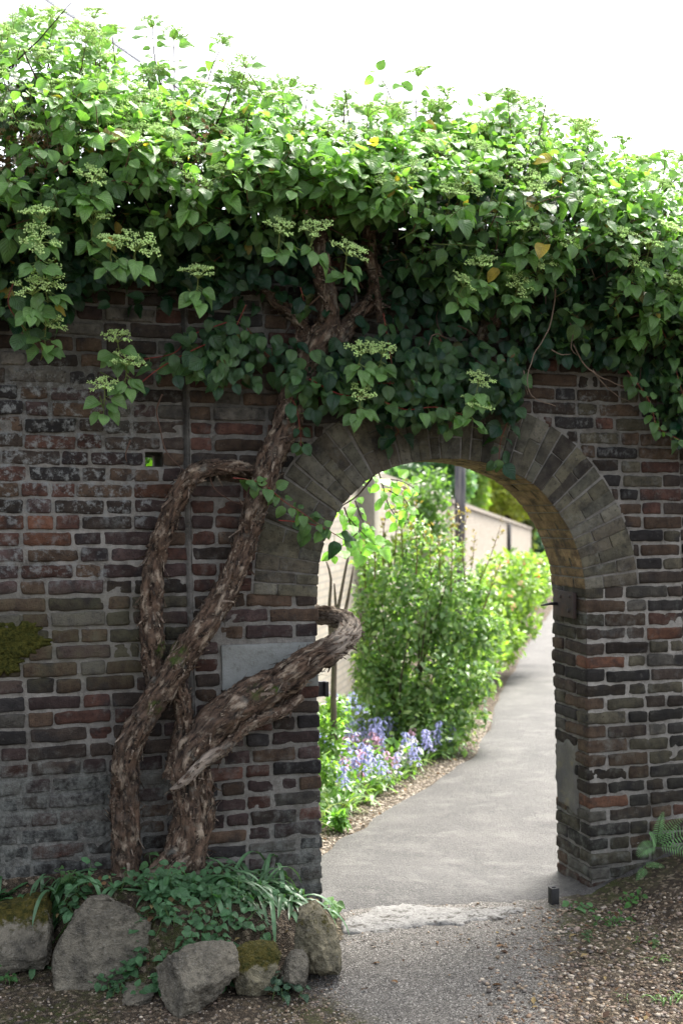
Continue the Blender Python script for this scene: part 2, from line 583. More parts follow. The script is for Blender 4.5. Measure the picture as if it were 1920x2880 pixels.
S_, H_, J_ = .215, .1, .012
JX = W(430, 1300)[0] + SHEAR * 1.95          # straight joint in the left wall
HOLE = W(353, 1053) + np.array([SHEAR * 1.97, 0, 0])
hole_z = HOLE[2]
ROW0 = -.20
hole_row = round((hole_z - ROW0) / CRS - .5)
HX0, HX1 = HOLE[0] - .043, HOLE[0] + .043
XEND = 1.85
STX0, STX1 = -.43, .0
st_rows = set(r for r in range(60) if .985 < ROW0 + (r + .5) * CRS < 1.19)
def fill(row, x0, x1, first=None, from_right=False):
    """a course of Flemish bond between two ends"""
    z0 = ROW0 + row * CRS + J_ / 2
    z1 = z0 + CRS - J_
    ln = []
    kind = (row % 2 == 0) if first is None else first
    need = x1 - x0
    tot = 0
    while tot < need - .03:
        if random.random() < .16: kind = not kind
        l = (S_ if kind else H_) * random.uniform(.9, 1.08)
        if need - tot - l < .045:
            l = need - tot
        ln.append(l)
        tot += l + J_
        kind = not kind
    if from_right:
        ln = ln[::-1]
        x = x1 - (tot - J_)
        ln[0] += x - x0
        x = x0
    else:
        x = x0
    for l in ln:
        if l > .03:
            box_brick(x, x + l, 0, .1, z0, z1)
        x += l + J_ * 1.0
NROW = 48
for r in range(NROW):
    zc = ROW0 + (r + .5) * CRS
    z0, z1 = zc - CRS / 2 + J_ / 2, zc + CRS / 2 - J_ / 2
    e = r % 2 == 0
    below = zc < 1.385
    if below:
        # quoins of both jambs, then the reveal
        if r in st_rows:
            box_brick(0 - .1, 0 - .0, .215 + J_, THK, z0, z1)
            right = STX0 - J_
        else:
            ql = S_ if e else H_
            box_brick(-ql, 0, 0, H_ if e else S_, z0, z1)
            box_brick(-H_, 0, (H_ if e else S_) + J_, THK, z0, z1)
            right = -ql - J_
        fill(r, JX + .016, right, first=not e, from_right=True)
        fill(r, -3.2, JX - .012, first=e, from_right=True)
        ql = S_ if e else H_
        out_ = .02 if r in (3, 4) else 0
        box_brick(WID, WID + ql, -out_, H_ if e else S_, z0, z1)
        box_brick(WID, WID + H_, (H_ if e else S_) + J_, THK, z0, z1)
        fill(r, WID + ql + J_, XEND, first=not e)
    else:
        ex = ext_half(zc)
        if ex:
            right, left = ex[0] - .006, ex[1] + .006
        if r == hole_row:
            fill(r, -3.2, HX0, from_right=True)
            fill(r, HX1, JX - .012)
        else:
            fill(r, -3.2, JX - .012, first=e, from_right=True)
        if ex:
            fill(r, JX + .016, right, first=e)
            fill(r, left, XEND, first=e, from_right=True)
        else:
            fill(r, JX + .016, XEND, first=e)
# the set-back wall past the right-hand pier
for r in range(NROW):
    zc = ROW0 + (r + .5) * CRS
    x = XEND + .02 - random.uniform(0, .15)
    k = r % 2
    while x < 4.2:
        l = S_ if k else H_
        box_brick(x, x + l, .085, .185, zc - CRS / 2 + J_ / 2, zc + CRS / 2 - J_ / 2, tint=np.array(PAL['dk']) * random.uniform(.7, 1.1))
        x += l + J_
        k = 1 - k

# voussoirs of the arch
nv = 42
L = len(AC) - 1
VT = [(.118, .108, .08), (.135, .122, .088), (.09, .082, .065), (.165, .154, .125), (.105, .09, .07), (.13, .125, .10)]
dark_at = {0.36: 1}
for i in range(nv):
    f0, f1 = i / nv * L, (i + 1) / nv * L
    fm = (f0 + f1) / 2
    k = int(fm)
    c2 = AC[k]
    tn, nn = AT[k], AN[k]
    w0 = np.linalg.norm(AC[min(L, int(round(f1)))] - AC[int(round(f0))]) - .003
    w1 = np.linalg.norm(EXT[min(L, int(round(f1)))] - EXT[int(round(f0))]) - .004
    cut = .178 if i % 2 == 0 else .098
    for (r0, r1) in ((0, cut), (cut + .005, RING)):
        fy = .215 if (i + (r0 > 0)) % 2 == 0 else .1
        for (y0, y1) in ((-.004, fy), (fy + .006, THK)):
            rm = (r0 + r1) / 2
            wm = w0 + (w1 - w0) * rm / RING
            t = np.array(random.choice(VT)) * random.uniform(.75, 1.05)
            if 17 <= i <= 26: t = t * .75
            if i in (30, 32): t = np.array((.045, .038, .034))
            o = np.array([c2[0] + nn[0] * rm, (y0 + y1) / 2 + random.uniform(-.002, .002), c2[1] + nn[1] * rm])
            ax = np.stack([np.array([tn[0], 0, tn[1]]), np.array([0, 1., 0]), np.array([nn[0], 0, nn[1]])])
            BR.append((o, ax, np.array([wm / 2, (y1 - y0) / 2, (r1 - r0) / 2]), (w1 - w0) / RING / wm, t, 'v' if r0 == 0 else 'w'))

def brick_mesh(bricks, acc):
    groups = {}
    for b in bricks:
        big = b[2].max() > .075
        longest = int(np.argmax(b[2]))
        groups.setdefault((big, longest), []).append(b)
    for (big, ax_), bl in groups.items():
        div = [5, 4, 5]
        if big: div[ax_] = 10
        lin = []
        for dv in div:
            lin.append(np.arange(dv + 1))
        I = np.stack(np.meshgrid(*[np.arange(d + 1) for d in div], indexing='ij'), -1).reshape(-1, 3)
        surf = np.any((I == 0) | (I == np.array(div)), 1)
        idm = -np.ones(len(I), int)
        idm[surf] = np.arange(surf.sum())
        I = I[surf]
        def vid(i, j, k):
            return idm[(i * (div[1] + 1) + j) * (div[2] + 1) + k]
        Q = []
        for d in range(3):
            u, v = [q for q in range(3) if q != d]
            for side in (0, div[d]):
                for p in range(div[u]):
                    for q in range(div[v]):
                        def at(pp, qq):
                            z = [0, 0, 0]
                            z[d], z[u], z[v] = side, pp, qq
                            return vid(*z)
                        f = [at(p, q), at(p + 1, q), at(p + 1, q + 1), at(p, q + 1)]
                        flip = (side == 0) ^ (d == 1)
                        Q.append(f[::-1] if flip else f)
        Q = np.array(Q)
        C = np.stack([b[0] for b in bl])
        A = np.stack([b[1] for b in bl])
        H = np.stack([b[2] for b in bl])
        TP = np.array([b[3] for b in bl])
        TI = np.stack([b[4] for b in bl])
        rv = np.array([.0035 if b[5] else random.uniform(.006, .0115) for b in bl])
        P = np.zeros((len(bl), len(I), 3))
        for d in range(3):
            n = div[d]
            h = H[:, d:d + 1]
            s = np.zeros((len(bl), n + 1))
            s[:, 0:1], s[:, n:] = -h, h
            inner = np.linspace(-1, 1, n - 1)[None] * (h - rv[:, None])
            s[:, 1:n] = inner
            P[:, :, d] = s[:, I[:, d]]
        inn = np.clip(P, -(H - rv[:, None])[:, None, :], (H - rv[:, None])[:, None, :])
        dd = P - inn
        ln = np.linalg.norm(dd, axis=-1, keepdims=True)
        P = inn + np.where(ln > 1e-9, dd / np.maximum(ln, 1e-9), 0) * rv[:, None, None]
        loc = P.copy()
        sc = 1 + TP[:, None] * P[:, :, 2]
        wd = C[:, None, :] + A[:, None, 0] * (P[:, :, 0] * sc)[..., None] + A[:, None, 1] * P[:, :, 1:2] + A[:, None, 2] * P[:, :, 2:3]
        isv = np.array([1. if b[5] else 0. for b in bl])[:, None, None]
        wn = wd + np.arange(len(bl))[:, None, None] * 3.7
        amp = np.where(isv > 0, .45, 1.)
        wd = wd + amp * (.0042 * vnoise3(wn, 22, 3) + .0026 * vnoise3(wn, 62, 8))
        sp = np.clip(fbm(wd, 13, 44) - .55, 0, 1)
        wd[:, :, 1] += (sp * .018 * (1 - isv[:, :, 0]))
        T = np.repeat(TI[:, None, :], len(I), 1)
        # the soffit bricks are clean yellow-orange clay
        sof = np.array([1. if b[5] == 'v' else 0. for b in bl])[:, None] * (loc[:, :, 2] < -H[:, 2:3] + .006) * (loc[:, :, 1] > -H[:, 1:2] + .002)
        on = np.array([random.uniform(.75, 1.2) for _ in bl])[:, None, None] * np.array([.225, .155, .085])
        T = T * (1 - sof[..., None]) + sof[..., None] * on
        V = lean(wd.reshape(-1, 3))
        nq = (Q[None] + (np.arange(len(bl)) * len(I))[:, None, None]).reshape(-1, 4)
        zn = zone_of(V[:, 0], V[:, 2])
        zv = np.repeat(isv[:, :, 0], len(I), 1).reshape(-1)
        zn[:, 2] = np.where(zv > 0, .35, zn[:, 2])
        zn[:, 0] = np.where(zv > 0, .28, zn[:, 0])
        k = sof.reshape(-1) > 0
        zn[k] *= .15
        acc.add(V, quads=nq, tint=T.reshape(-1, 3), zone=zn)

wall = empty('garden_wall', (0, 0, 0), 'old dark brick garden wall with an arched gateway under the climbing hydrangea', 'wall')
va = Acc()
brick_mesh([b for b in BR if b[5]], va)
a = Acc()
brick_mesh([b for b in BR if not b[5]], a)
part('brickwork', a, MAT['brick'], wall)
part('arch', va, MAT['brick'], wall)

# mortar core: a gridded front that sits behind the brick faces, jamb and soffit faces, back and top
a = Acc()
zs_ = np.arange(-.3, 3.015, .0125)
MT = (.85, .85, .85)
def core_face(x0, x1, zlo, zhi, y, yfn=None, step=.0125, skip=None, flip=False):
    nx_ = max(2, int(round((x1 - x0) / step)) + 1)
    nz_ = max(2, int(round((zhi - zlo) / step)) + 1)
    gx, gzz = np.meshgrid(np.linspace(x0, x1, nx_), np.linspace(zlo, zhi, nz_))
    Vv = np.stack([gx, np.full_like(gx, y), gzz], -1).reshape(-1, 3)
    if yfn is not None:
        Vv[:, 1] += yfn(Vv[:, 0], Vv[:, 2])
    ii = np.arange((nz_ - 1) * nx_).reshape(-1, nx_)[:, :-1].ravel()
    q = np.stack([ii, ii + 1, ii + nx_ + 1, ii + nx_], 1)
    if skip is not None:
        cc = Vv[q].mean(1)
        q = q[~skip(cc[:, 0], cc[:, 2])]
    if flip: q = q[:, ::-1]
    Vl = lean(Vv)
    mt = np.full(len(Vl), .85) + .45 * (Vl[:, 0] > 1.2) * sstep(2.0, 1.5, Vl[:, 2]) - .25 * (Vl[:, 0] < .3) * sstep(1.9, 2.2, Vl[:, 2]) + .2 * (Vl[:, 0] < .3) * sstep(.9, 1.1, Vl[:, 2]) * sstep(1.9, 1.6, Vl[:, 2]) - .5 * (np.abs(Vv[:, 0] - JX) < .014)
    mt = mt + .2 * fbm(np.stack([Vl[:, 0], Vl[:, 2], 0 * mt], -1), 3, 55)
    a.add(Vl, quads=q, tint=np.repeat(np.clip(mt, .2, 1.5)[:, None], 3, 1), zone=zone_of(Vl[:, 0], Vl[:, 2]))
def mort(x, z):
    P = np.stack([x, z, 0 * x], -1)
    zn = zone_of(x, z)
    return .0025 * fbm(P, 30, 5) - np.clip(zn[:, 1], 0, 1) * (.0035 + .006 * np.clip(fbm(P, 7, 15) + .2, 0, 1))
inside_hole = lambda x, z: (x > HX0 + .004) & (x < HX1 - .004) & (z > ROW0 + hole_row * CRS + .006) & (z < ROW0 + (hole_row + 1) * CRS - .006)
def in_ring(x, z):
    e = EXT - AN * .12
    h = len(e) // 2
    zi = np.minimum(z, e[:, 1].max())
    l = np.interp(zi, e[:h, 1], e[:h, 0])
    r = np.interp(-zi, -e[h:, 1], e[h:, 0])
    return (z < e[:, 1].max()) & (x > l) & (x < r)
core_face(-2.2, JX - .012, -.3, 3.015, .009, mort, skip=inside_hole)
core_face(JX - .012, JX + .014, -.3, 3.015, .008, lambda x, z: .004 * fbm(np.stack([x, z, 0 * x], -1), 18, 9) + .006 * (np.abs(x - JX) > .007))
core_face(JX + .014, -.01, -.3, 1.385, .009, mort)
core_face(WID + .01, XEND, -.3, 1.385, .009, mort)
core_face(JX + .014, XEND, 1.385, 3.015, .009, mort, skip=in_ring)
core_face(-3.2, -2.2, -.3, 3.015, .012, step=.1)
core_face(XEND, 4.2, -.3, 3.015, .095, step=.1)
# jamb cores, ring core, soffit core
for x, fl in ((-.01, False), (WID + .01, True)):
    yy, zz = np.meshgrid(np.linspace(.012, THK - .004, 20), np.linspace(-.3, 1.40, 110))
    Vv = np.stack([np.full_like(yy, x), yy, zz], -1).reshape(-1, 3)
    Vv[:, 0] += .002 * vnoise(Vv, 40, 3)
    ii = np.arange(109 * 20).reshape(-1, 20)[:, :-1].ravel()
    q = np.stack([ii, ii + 1, ii + 21, ii + 20], 1)
    Vl = lean(Vv)
    a.add(Vl, quads=q[:, ::-1] if fl else q, tint=MT, zone=zone_of(Vl[:, 0], Vl[:, 2]) * .4)
rr = np.linspace(.004, RING + .012, 12)
for (ya, yb, soff) in ((.002, .002, False), (THK - .004, THK - .004, False)):
    P3 = (AC[:, None, :] + AN[:, None, :] * rr[None, :, None])
    Vv = np.stack([P3[..., 0], np.full(P3.shape[:2], ya), P3[..., 1]], -1).reshape(-1, 3)
    ii = np.arange((len(AC) - 1) * 12).reshape(-1, 12)[:, :-1].ravel()
    Vl = lean(Vv)
    a.add(Vl, quads=np.stack([ii, ii + 1, ii + 13, ii + 12], 1), tint=MT, zone=zone_of(Vl[:, 0], Vl[:, 2]))
P3 = AC + AN * .005
yy = np.linspace(.002, THK - .004, 8)
Vv = np.stack([np.repeat(P3[:, 0:1], 8, 1), np.repeat(yy[None], len(P3), 0), np.repeat(P3[:, 1:2], 8, 1)], -1).reshape(-1, 3)
ii = np.arange((len(AC) - 1) * 8).reshape(-1, 8)[:, :-1].ravel()
a.add(lean(Vv), quads=np.stack([ii, ii + 1, ii + 9, ii + 8], 1), tint=MT, zone=(0, 0, 0.))
# back, top
core_face(-3.2, -.01, -.3, 3.015, THK - .006, step=.0125 * 2, skip=inside_hole, flip=True)
core_face(WID + .01, 4.2, -.3, 1.385, THK - .006, step=.1, flip=True)
core_face(-.01, 4.2, 1.385, 3.015, THK - .006, step=.05, skip=in_ring, flip=True)
Vv = np.array([(-3.2, 0.01, 3.015), (4.2, .01, 3.015), (4.2, THK, 3.015), (-3.2, THK, 3.015)])
a.add(lean(Vv), quads=[[0, 1, 2, 3]], tint=MT, zone=(0, 0, 0.))
hz0, hz1 = ROW0 + hole_row * CRS + .004, ROW0 + (hole_row + 1) * CRS - .004
Vv = np.array([(HX0, .01, hz0), (HX1, .01, hz0), (HX1, .01, hz1), (HX0, .01, hz1), (HX0, THK, hz0), (HX1, THK, hz0), (HX1, THK, hz1), (HX0, THK, hz1)])
a.add(lean(Vv), quads=[[0, 1, 5, 4], [1, 2, 6, 5], [2, 3, 7, 6], [3, 0, 4, 7]], tint=MT, zone=(0, 0, 0.))
part('mortar', a, MAT['mortar'], wall)

def rounded_slab(acc, x0, x1, y0, y1, z0, z1, seed=1, r=.006, amp=.002, n=(16, 6, 10), tint=(.3, .3, .3)):
    nx_, ny_, nz_ = n
    c = np.array([(x0 + x1) / 2, (y0 + y1) / 2, (z0 + z1) / 2])
    h = np.array([(x1 - x0) / 2, (y1 - y0) / 2, (z1 - z0) / 2])
    V, Q, off = [], [], 0
    for d in range(3):
        u, v = [q for q in range(3) if q != d]
        nu, nvv = n[u], n[v]
        for side in (-1, 1):
            def ax(q, m_):
                return np.concatenate([[-h[q]], np.linspace(-1, 1, m_ - 1) * (h[q] - r), [h[q]]])
            gu, gv = np.meshgrid(ax(u, nu), ax(v, nvv), indexing='ij')
            P = np.zeros(gu.shape + (3,))
            P[..., d], P[..., u], P[..., v] = side * h[d], gu, gv
            inn = np.clip(P, -(h - r), h - r)
            dd = P - inn
            P = inn + norm(dd) * r
            P = P.reshape(-1, 3) + c
            P = P + amp * (vnoise3(P, 18, seed) + .6 * vnoise3(P, 60, seed + 2))
            ii = np.arange(nu * (nvv + 1)).reshape(nu, nvv + 1)[:, :-1].ravel()
            q = np.stack([ii, ii + 1, ii + nvv + 2, ii + nvv + 1], 1)
            flip = (side == -1) ^ (d == 1)
            Q.append((q if flip else q[:, ::-1]) + off)
            V.append(P)
            off += len(P)
    V = np.concatenate(V)
    acc.add(V, quads=np.concatenate(Q), tint=tint)
    return acc

def concrete(name, a_, b_):
    m = M(name)
    c = m.coord()
    n1, n2, n3 = m.noise(c, 6, 5, .65), m.noise(c, 42, 5, .7), m.noise(c, 130, 3)
    col = m.mix(m.ramp(n1, .35, .65), a_, b_)
    col = m.mix(m.math('MULTIPLY', m.ramp(n1, .48, .66), m.ramp(n2, .5, .62)), col, (.08, .075, .06))
    col = m.mix(m.ramp(m.noise(c, 11, 3), .62, .74, 0, .7), col, (.17, .15, .09))
    m.base(col, .9, .2)
    m.bump(m.math('ADD', n2, n3), .004, .7)
    return m.m
MAT['stone'] = concrete('pale_stone', (.235, .245, .24), (.18, .188, .178))
MAT['cement'] = concrete('cement_patch', (.085, .083, .08), (.15, .142, .12))
m = M('worn_stone')
c = m.coord()
n1, n2 = m.noise(m.mapped(c, (14, 34, 20)), 1., 6, .75), m.noise(c, 70, 4, .7)
col = m.mix(m.ramp(n2, .3, .7), (.15, .147, .14), (.275, .27, .26))
col = m.mix(m.ramp(n1, .52, .62), col, (.06, .054, .047))
m.base(col, .9, .2)
m.bump(m.math('SUBTRACT', m.math('MULTIPLY', n2, .5), n1), .02, 1.)
MAT['thresh'] = m.m
a = Acc()
rounded_slab(a, STX0, STX1 - .004, -.006, .215, .99, 1.183, 3, .005, .0018, (26, 8, 14))
a.V = [lean(v) for v in a.V]
part('stone_block', a, MAT['stone'], wall)
# cement render on the right-hand reveal
a = Acc()
cz0, cz1 = .27, .64
yy, zz = np.meshgrid(np.linspace(.105, .322, 26), np.linspace(cz0, cz1, 34))
Vv = np.stack([WID - .008 - .003 * fbm(np.stack([yy, zz, 0 * yy], -1), 18, 3), yy, zz], -1)
ex_ = np.minimum(np.minimum(yy - .105, .322 - yy) / .03, np.minimum(zz - cz0, cz1 - zz) / .05)
Vv[..., 0] += .016 * sstep(.55, .1, ex_ + .6 * fbm(np.stack([yy, zz, 0 * yy], -1), 16, 13))
ii = np.arange(33 * 26).reshape(33, 26)[:, :-1].ravel()
a.add(lean(Vv.reshape(-1, 3)), quads=np.stack([ii, ii + 1, ii + 27, ii + 26], 1)[:, ::-1], tint=(0, 0, 0))
part('cement_patch', a, MAT['cement'], wall)
# moss cushion growing on the face at the left edge of the picture
def moss_material():
    m = M('moss')
    c = m.coord()
    n = m.noise(c, 70, 4, .7)
    m.base(m.mix(m.ramp(n, .35, .65), (.022, .027, .007), (.075, .072, .016)), 1., .1)
    m.bump(m.noise(c, 160, 3), .012)
    return m.m
MAT['moss'] = moss_material()
def moss_blob(cx, cz, rx, rz, seed, acc):
    q, p = np.meshgrid(np.linspace(-1, 1, 60), np.linspace(-1, 1, 46))
    rad = np.sqrt(q ** 2 + p ** 2)
    ang = np.arctan2(p, q)
    th = 1.08 - rad - .5 * np.abs(fbm(np.stack([np.cos(ang) * 1.3, np.sin(ang) * 1.3, rad * 0], -1), 1.6, seed))
    P = np.stack([cx + q * rx, 0 * q, cz + p * rz], -1)
    P[..., 1] = .014 - .024 * np.clip(th * 4, 0, 1) ** .6 - .006 * fbm(P, 55, seed) * (th > 0) - .002 * vnoise(P, 160, seed)
    ii = np.arange(45 * 60).reshape(45, 60)[:, :-1].ravel()
    qd = np.stack([ii, ii + 1, ii + 61, ii + 60], 1)
    keep = (th.reshape(-1)[qd] > -.02).any(1)
    acc.add(lean(P.reshape(-1, 3)), quads=qd[keep], tint=(.1, .1, .02))
a = Acc()
c0 = W(28, 1470)
moss_blob(c0[0] + SHEAR * c0[2], c0[2], .165, .085, 5, a)
c0 = W(10, 1520)
moss_blob(c0[0] + SHEAR * c0[2], c0[2], .08, .06, 8, a)
part('moss_patch', a, MAT['moss'], wall)

# ------------------------------------------------------------------ tubes
def frames(P):
    T = norm(np.gradient(P, axis=0))
    up = np.array([.13, -.9, .25])
    N = norm(np.cross(T, up))
    for i in range(1, len(N)):
        n = N[i - 1] - T[i] * np.dot(N[i - 1], T[i])
        N[i] = n / max(np.linalg.norm(n), 1e-9)
    return T, N, np.cross(T, N)
def tube(acc, P, r, seg=5, tint=(.1, .07, .05), caps=True, rough=0., seed=0, uvscale=1.):
    P = np.asarray(P, float)
    r = np.broadcast_to(np.asarray(r, float), (len(P),))
    T, N, B = frames(P)
    th = np.linspace(0, 2 * math.pi, seg, endpoint=False)
    ring = np.cos(th)[None, :, None] * N[:, None] + np.sin(th)[None, :, None] * B[:, None]
    V = P[:, None] + ring * r[:, None, None]
    n = len(P)
    ii = np.arange((n - 1) * seg)
    k = ii % seg
    nxt = ii - k + (k + 1) % seg
    Q = np.stack([ii, nxt, nxt + seg, ii + seg], 1)
    V = V.reshape(-1, 3)
    tr = []
    if caps:
        V = np.concatenate([V, P[:1], P[-1:]])
        a0, a1 = n * seg, n * seg + 1
        for j in range(seg):
            tr.append((a0, (j + 1) % seg, j))
            tr.append((a1, (n - 1) * seg + j, (n - 1) * seg + (j + 1) % seg))
    acc.add(V, quads=Q, tris=tr, tint=tint)

def spline(pts, step):
    """pts: rows of any width; smooth through them"""
    P = np.asarray(pts, float)
    Q = [P[0]]
    ext = np.vstack([2 * P[0] - P[1], P, 2 * P[-1] - P[-2]])
    for i in range(len(P) - 1):
        p0, p1, p2, p3 = ext[i:i + 4]
        n = max(2, int(np.linalg.norm((p2 - p1)[:3]) / step))
        for t in np.linspace(0, 1, n + 1)[1:]:
            Q.append(.5 * ((2 * p1) + (-p0 + p2) * t + (2 * p0 - 5 * p1 + 4 * p2 - p3) * t * t + (-p0 + 3 * p1 - 3 * p2 + p3) * t ** 3))
    return np.array(Q)

def stem(acc, pts, seg=44, rough=1., seed=0, shag=1., moss=None, pale=0., palespots=()):
    """a shaggy barked stem; pts rows are (px, py, width_px, y_of_axis)"""
    rows = []
    for p in pts:
        c = W(p[0], p[1], p[3])
        zc = camZ(c[0], c[1])
        rows.append([*c, p[2] * K / 2 / FPX * zc * .87])
    S = spline(rows, .011)
    P, r = S[:, :3], np.clip(S[:, 3], .002, None)
    T, N, B = frames(P)
    s = np.concatenate([[0], np.cumsum(np.linalg.norm(np.diff(P, axis=0), axis=1))])
    th = np.linspace(0, 2 * math.pi, seg + 1)
    tw = 1.3 * s[:, None] * 2 + th[None]
    q = np.stack([np.cos(tw) * 1.0, np.sin(tw) * 1.0, np.repeat((s * 6)[:, None], seg + 1, 1)], -1)
    lump = fbm(q, 1.1, seed, 3)
    q2 = np.stack([np.cos(tw) * 2.6, np.sin(tw) * 2.6, np.repeat((s * 13)[:, None], seg + 1, 1)], -1)
    strand = 1 - np.abs(vnoise(q2, 1.3, seed + 3)) * 2
    q3 = q2 * 2.1
    strand2 = 1 - np.abs(vnoise(q3, 1.2, seed + 9)) * 2
    rad = r[:, None] * (.92 + rough * (.22 * lump)) + rough * (.0115 * strand + .0065 * strand2) * np.minimum(1, r[:, None] / .025)
    lump[:, -1], rad[:, -1] = lump[:, 0], rad[:, 0]
    ring = np.cos(th)[None, :, None] * N[:, None] + np.sin(th)[None, :, None] * B[:, None]
    V = P[:, None] + ring * rad[..., None]
    n, m = len(P), seg + 1
    ii = np.arange((n - 1) * m).reshape(-1, m)[:, :-1].ravel()
    uv = np.stack([np.repeat((th / (2 * math.pi))[None], n, 0) * np.mean(r) * 20, np.repeat(s[:, None], m, 1)], -1).reshape(-1, 2)
    tint = np.zeros((n, m, 3))
    if moss is not None:
        for (mx, my, mr) in moss:
            c = W(mx, my, -.1)
            d = np.linalg.norm((V - c)[..., [0, 2]], axis=-1)
            tint[..., 1] = np.maximum(tint[..., 1], sstep(mr, mr * .4, d))
    tint[..., 0] = pale * sstep(.5, .28, s / s[-1])[:, None] * sstep(-.2, .5, np.repeat(vnoise(np.stack([s * 4, s * 0, s * 0], -1), 1, seed)[:, None], m, 1) + .4)
    for (mx, my, mr) in palespots:
        d = np.linalg.norm((V - W(mx, my, -.03))[..., [0, 2]], axis=-1)
        tint[..., 0] = np.maximum(tint[..., 0], .75 * sstep(mr, mr * .4, d))
    acc.add(V.reshape(-1, 3), quads=np.stack([ii, ii + 1, ii + m + 1, ii + m], 1), uv=uv, tint=tint.reshape(-1, 3))
    for e, sg in ((0, -1), (n - 1, 1)):
        ce = P[e] + T[e] * sg * r[e] * .2
        Vv = np.vstack([V[e], ce])
        acc.add(Vv, tris=[(j, j + 1, m) if sg > 0 else (j + 1, j, m) for j in range(m - 1)], uv=np.full((m + 1, 2), .3), tint=np.zeros(3))
    # hanging bark strips
    nst = int(s[-1] * 420 * shag)
    for _ in range(nst):
        i = random.randrange(1, n - 1)
        a_ = random.uniform(0, 2 * math.pi)
        j = int(a_ / (2 * math.pi) * seg)
        base = V[i, j]
        nrm = ring[i, j]
        d = norm(T[i] * random.choice((-1, 1, 1)) + .35 * R.normal(size=3))
        ln = random.uniform(.012, .045) * min(1.3, .5 + r[i] / .04)
        wd = random.uniform(.0025, .008)
        side = norm(np.cross(d, nrm))
        lift = random.uniform(.02, .35)
        pts_ = []
        for t in (0, .5, 1):
            c = base + d * ln * t + nrm * (.001 + ln * lift * t * t) + np.array([0, 0, -.15 * ln * t * t])
            wv = wd * (1 - .55 * t)
            pts_ += [c - side * wv, c + side * wv]
        uvv = random.random()
        acc.add(pts_, quads=[(0, 1, 3, 2), (2, 3, 5, 4)], uv=np.array([(uvv, random.random())] * 6) + np.array([(0, 0), (.02, 0), (0, .3), (.02, .3), (0, .6), (.02, .6)]) * .3,
                tint=(random.choice((0, 0, 0, .12, .3)), 0, 0))

hyd_base = W(400, 2010, -.08)
hyd_base[2] = gz(hyd_base[0], hyd_base[1]) - .02
HYD = empty('climbing_hydrangea', hyd_base, 'old climbing hydrangea with twisted shaggy stems and green leaves covering the brick wall', 'climbing plant')

a = Acc()
stem(a, [(292, 2040, 66, -.06), (290, 1975, 62, -.07), (286, 1900, 62, -.08), (284, 1810, 60, -.08), (290, 1730, 64, -.09), (318, 1665, 64, -.10), (362, 1600, 62, -.11),
         (405, 1540, 64, -.12), (440, 1480, 64, -.12), (490, 1410, 62, -.11), (528, 1340, 56, -.10), (560, 1255, 54, -.09), (592, 1150, 54, -.09), (620, 1060, 58, -.09),
         (655, 975, 66, -.09), (685, 890, 66, -.09), (715, 810, 62, -.10), (748, 755, 60, -.10), (752, 700, 46, -.11), (742, 640, 40, -.12), (735, 570, 36, -.14), (745, 500, 30, -.12)],
     seed=11, moss=[(400, 1500, .06), (350, 1620, .04)])
MAIN_STEM = part('stem', a, MAT['bark'], HYD)
a = Acc()
stem(a, [(372, 1600, 34, -.06), (352, 1545, 44, -.06), (350, 1490, 52, -.06), (348, 1410, 48, -.06), (350, 1330, 46, -.06), (362, 1260, 44, -.06), (388, 1190, 44, -.07),
         (415, 1130, 42, -.08), (440, 1095, 44, -.09), (478, 1075, 32, -.08), (530, 1074, 30, -.06), (590, 1078, 28, -.05)], seed=23, seg=36, moss=[(375, 1490, .045), (400, 1510, .04)])
part('stem', a, MAT['bark'], HYD)
a = Acc()
stem(a, [(420, 2060, 120, -.07), (425, 1990, 112, -.09), (434, 1930, 104, -.10), (438, 1870, 96, -.10), (436, 1800, 88, -.10), (436, 1740, 92, -.10), (470, 1690, 96, -.11), (520, 1640, 92, -.12), (580, 1600, 84, -.12), (640, 1570, 76, -.12),
         (690, 1535, 72, -.13), (728, 1510, 66, -.13), (764, 1488, 58, -.11), (792, 1466, 52, -.05), (804, 1446, 46, .03), (795, 1428, 40, .10), (770, 1418, 36, .16), (738, 1414, 34, .22), (705, 1418, 34, .31), (680, 1430, 34, .42)],
     seed=31, seg=60, moss=[(580, 1585, .04), (620, 1580, .03)], palespots=[(800, 1470, .15)])
part('trunk', a, MAT['bark'], HYD)
a = Acc()
stem(a, [(330, 2065, 40, -.20), (352, 2035, 60, -.18), (395, 1990, 66, -.15), (440, 1940, 60, -.12), (462, 1890, 54, -.11), (468, 1830, 44, -.12), (462, 1770, 40, -.12)], seed=37, seg=40)
part('root_flare', a, MAT['bark'], HYD)
a = Acc()
stem(a, [(408, 1790, 60, -.09), (412, 1730, 52, -.08), (420, 1670, 42, -.08), (418, 1610, 34, -.09), (405, 1570, 30, -.09)], seed=41, seg=30)
part('stem', a, MAT['bark'], HYD)
a = Acc()
stem(a, [(392, 1818, 13, -.20), (414, 1802, 20, -.19), (438, 1782, 24, -.185), (460, 1757, 26, -.18), (490, 1734, 27, -.175), (512, 1722, 25, -.17), (540, 1694, 26, -.16), (574, 1664, 28, -.16), (612, 1648, 29, -.15), (652, 1632, 26, -.14), (692, 1598, 22, -.13)],
     seed=47, seg=26, rough=.6, shag=.7, pale=.6)
part('dead_limb', a, MAT['bark'], HYD)
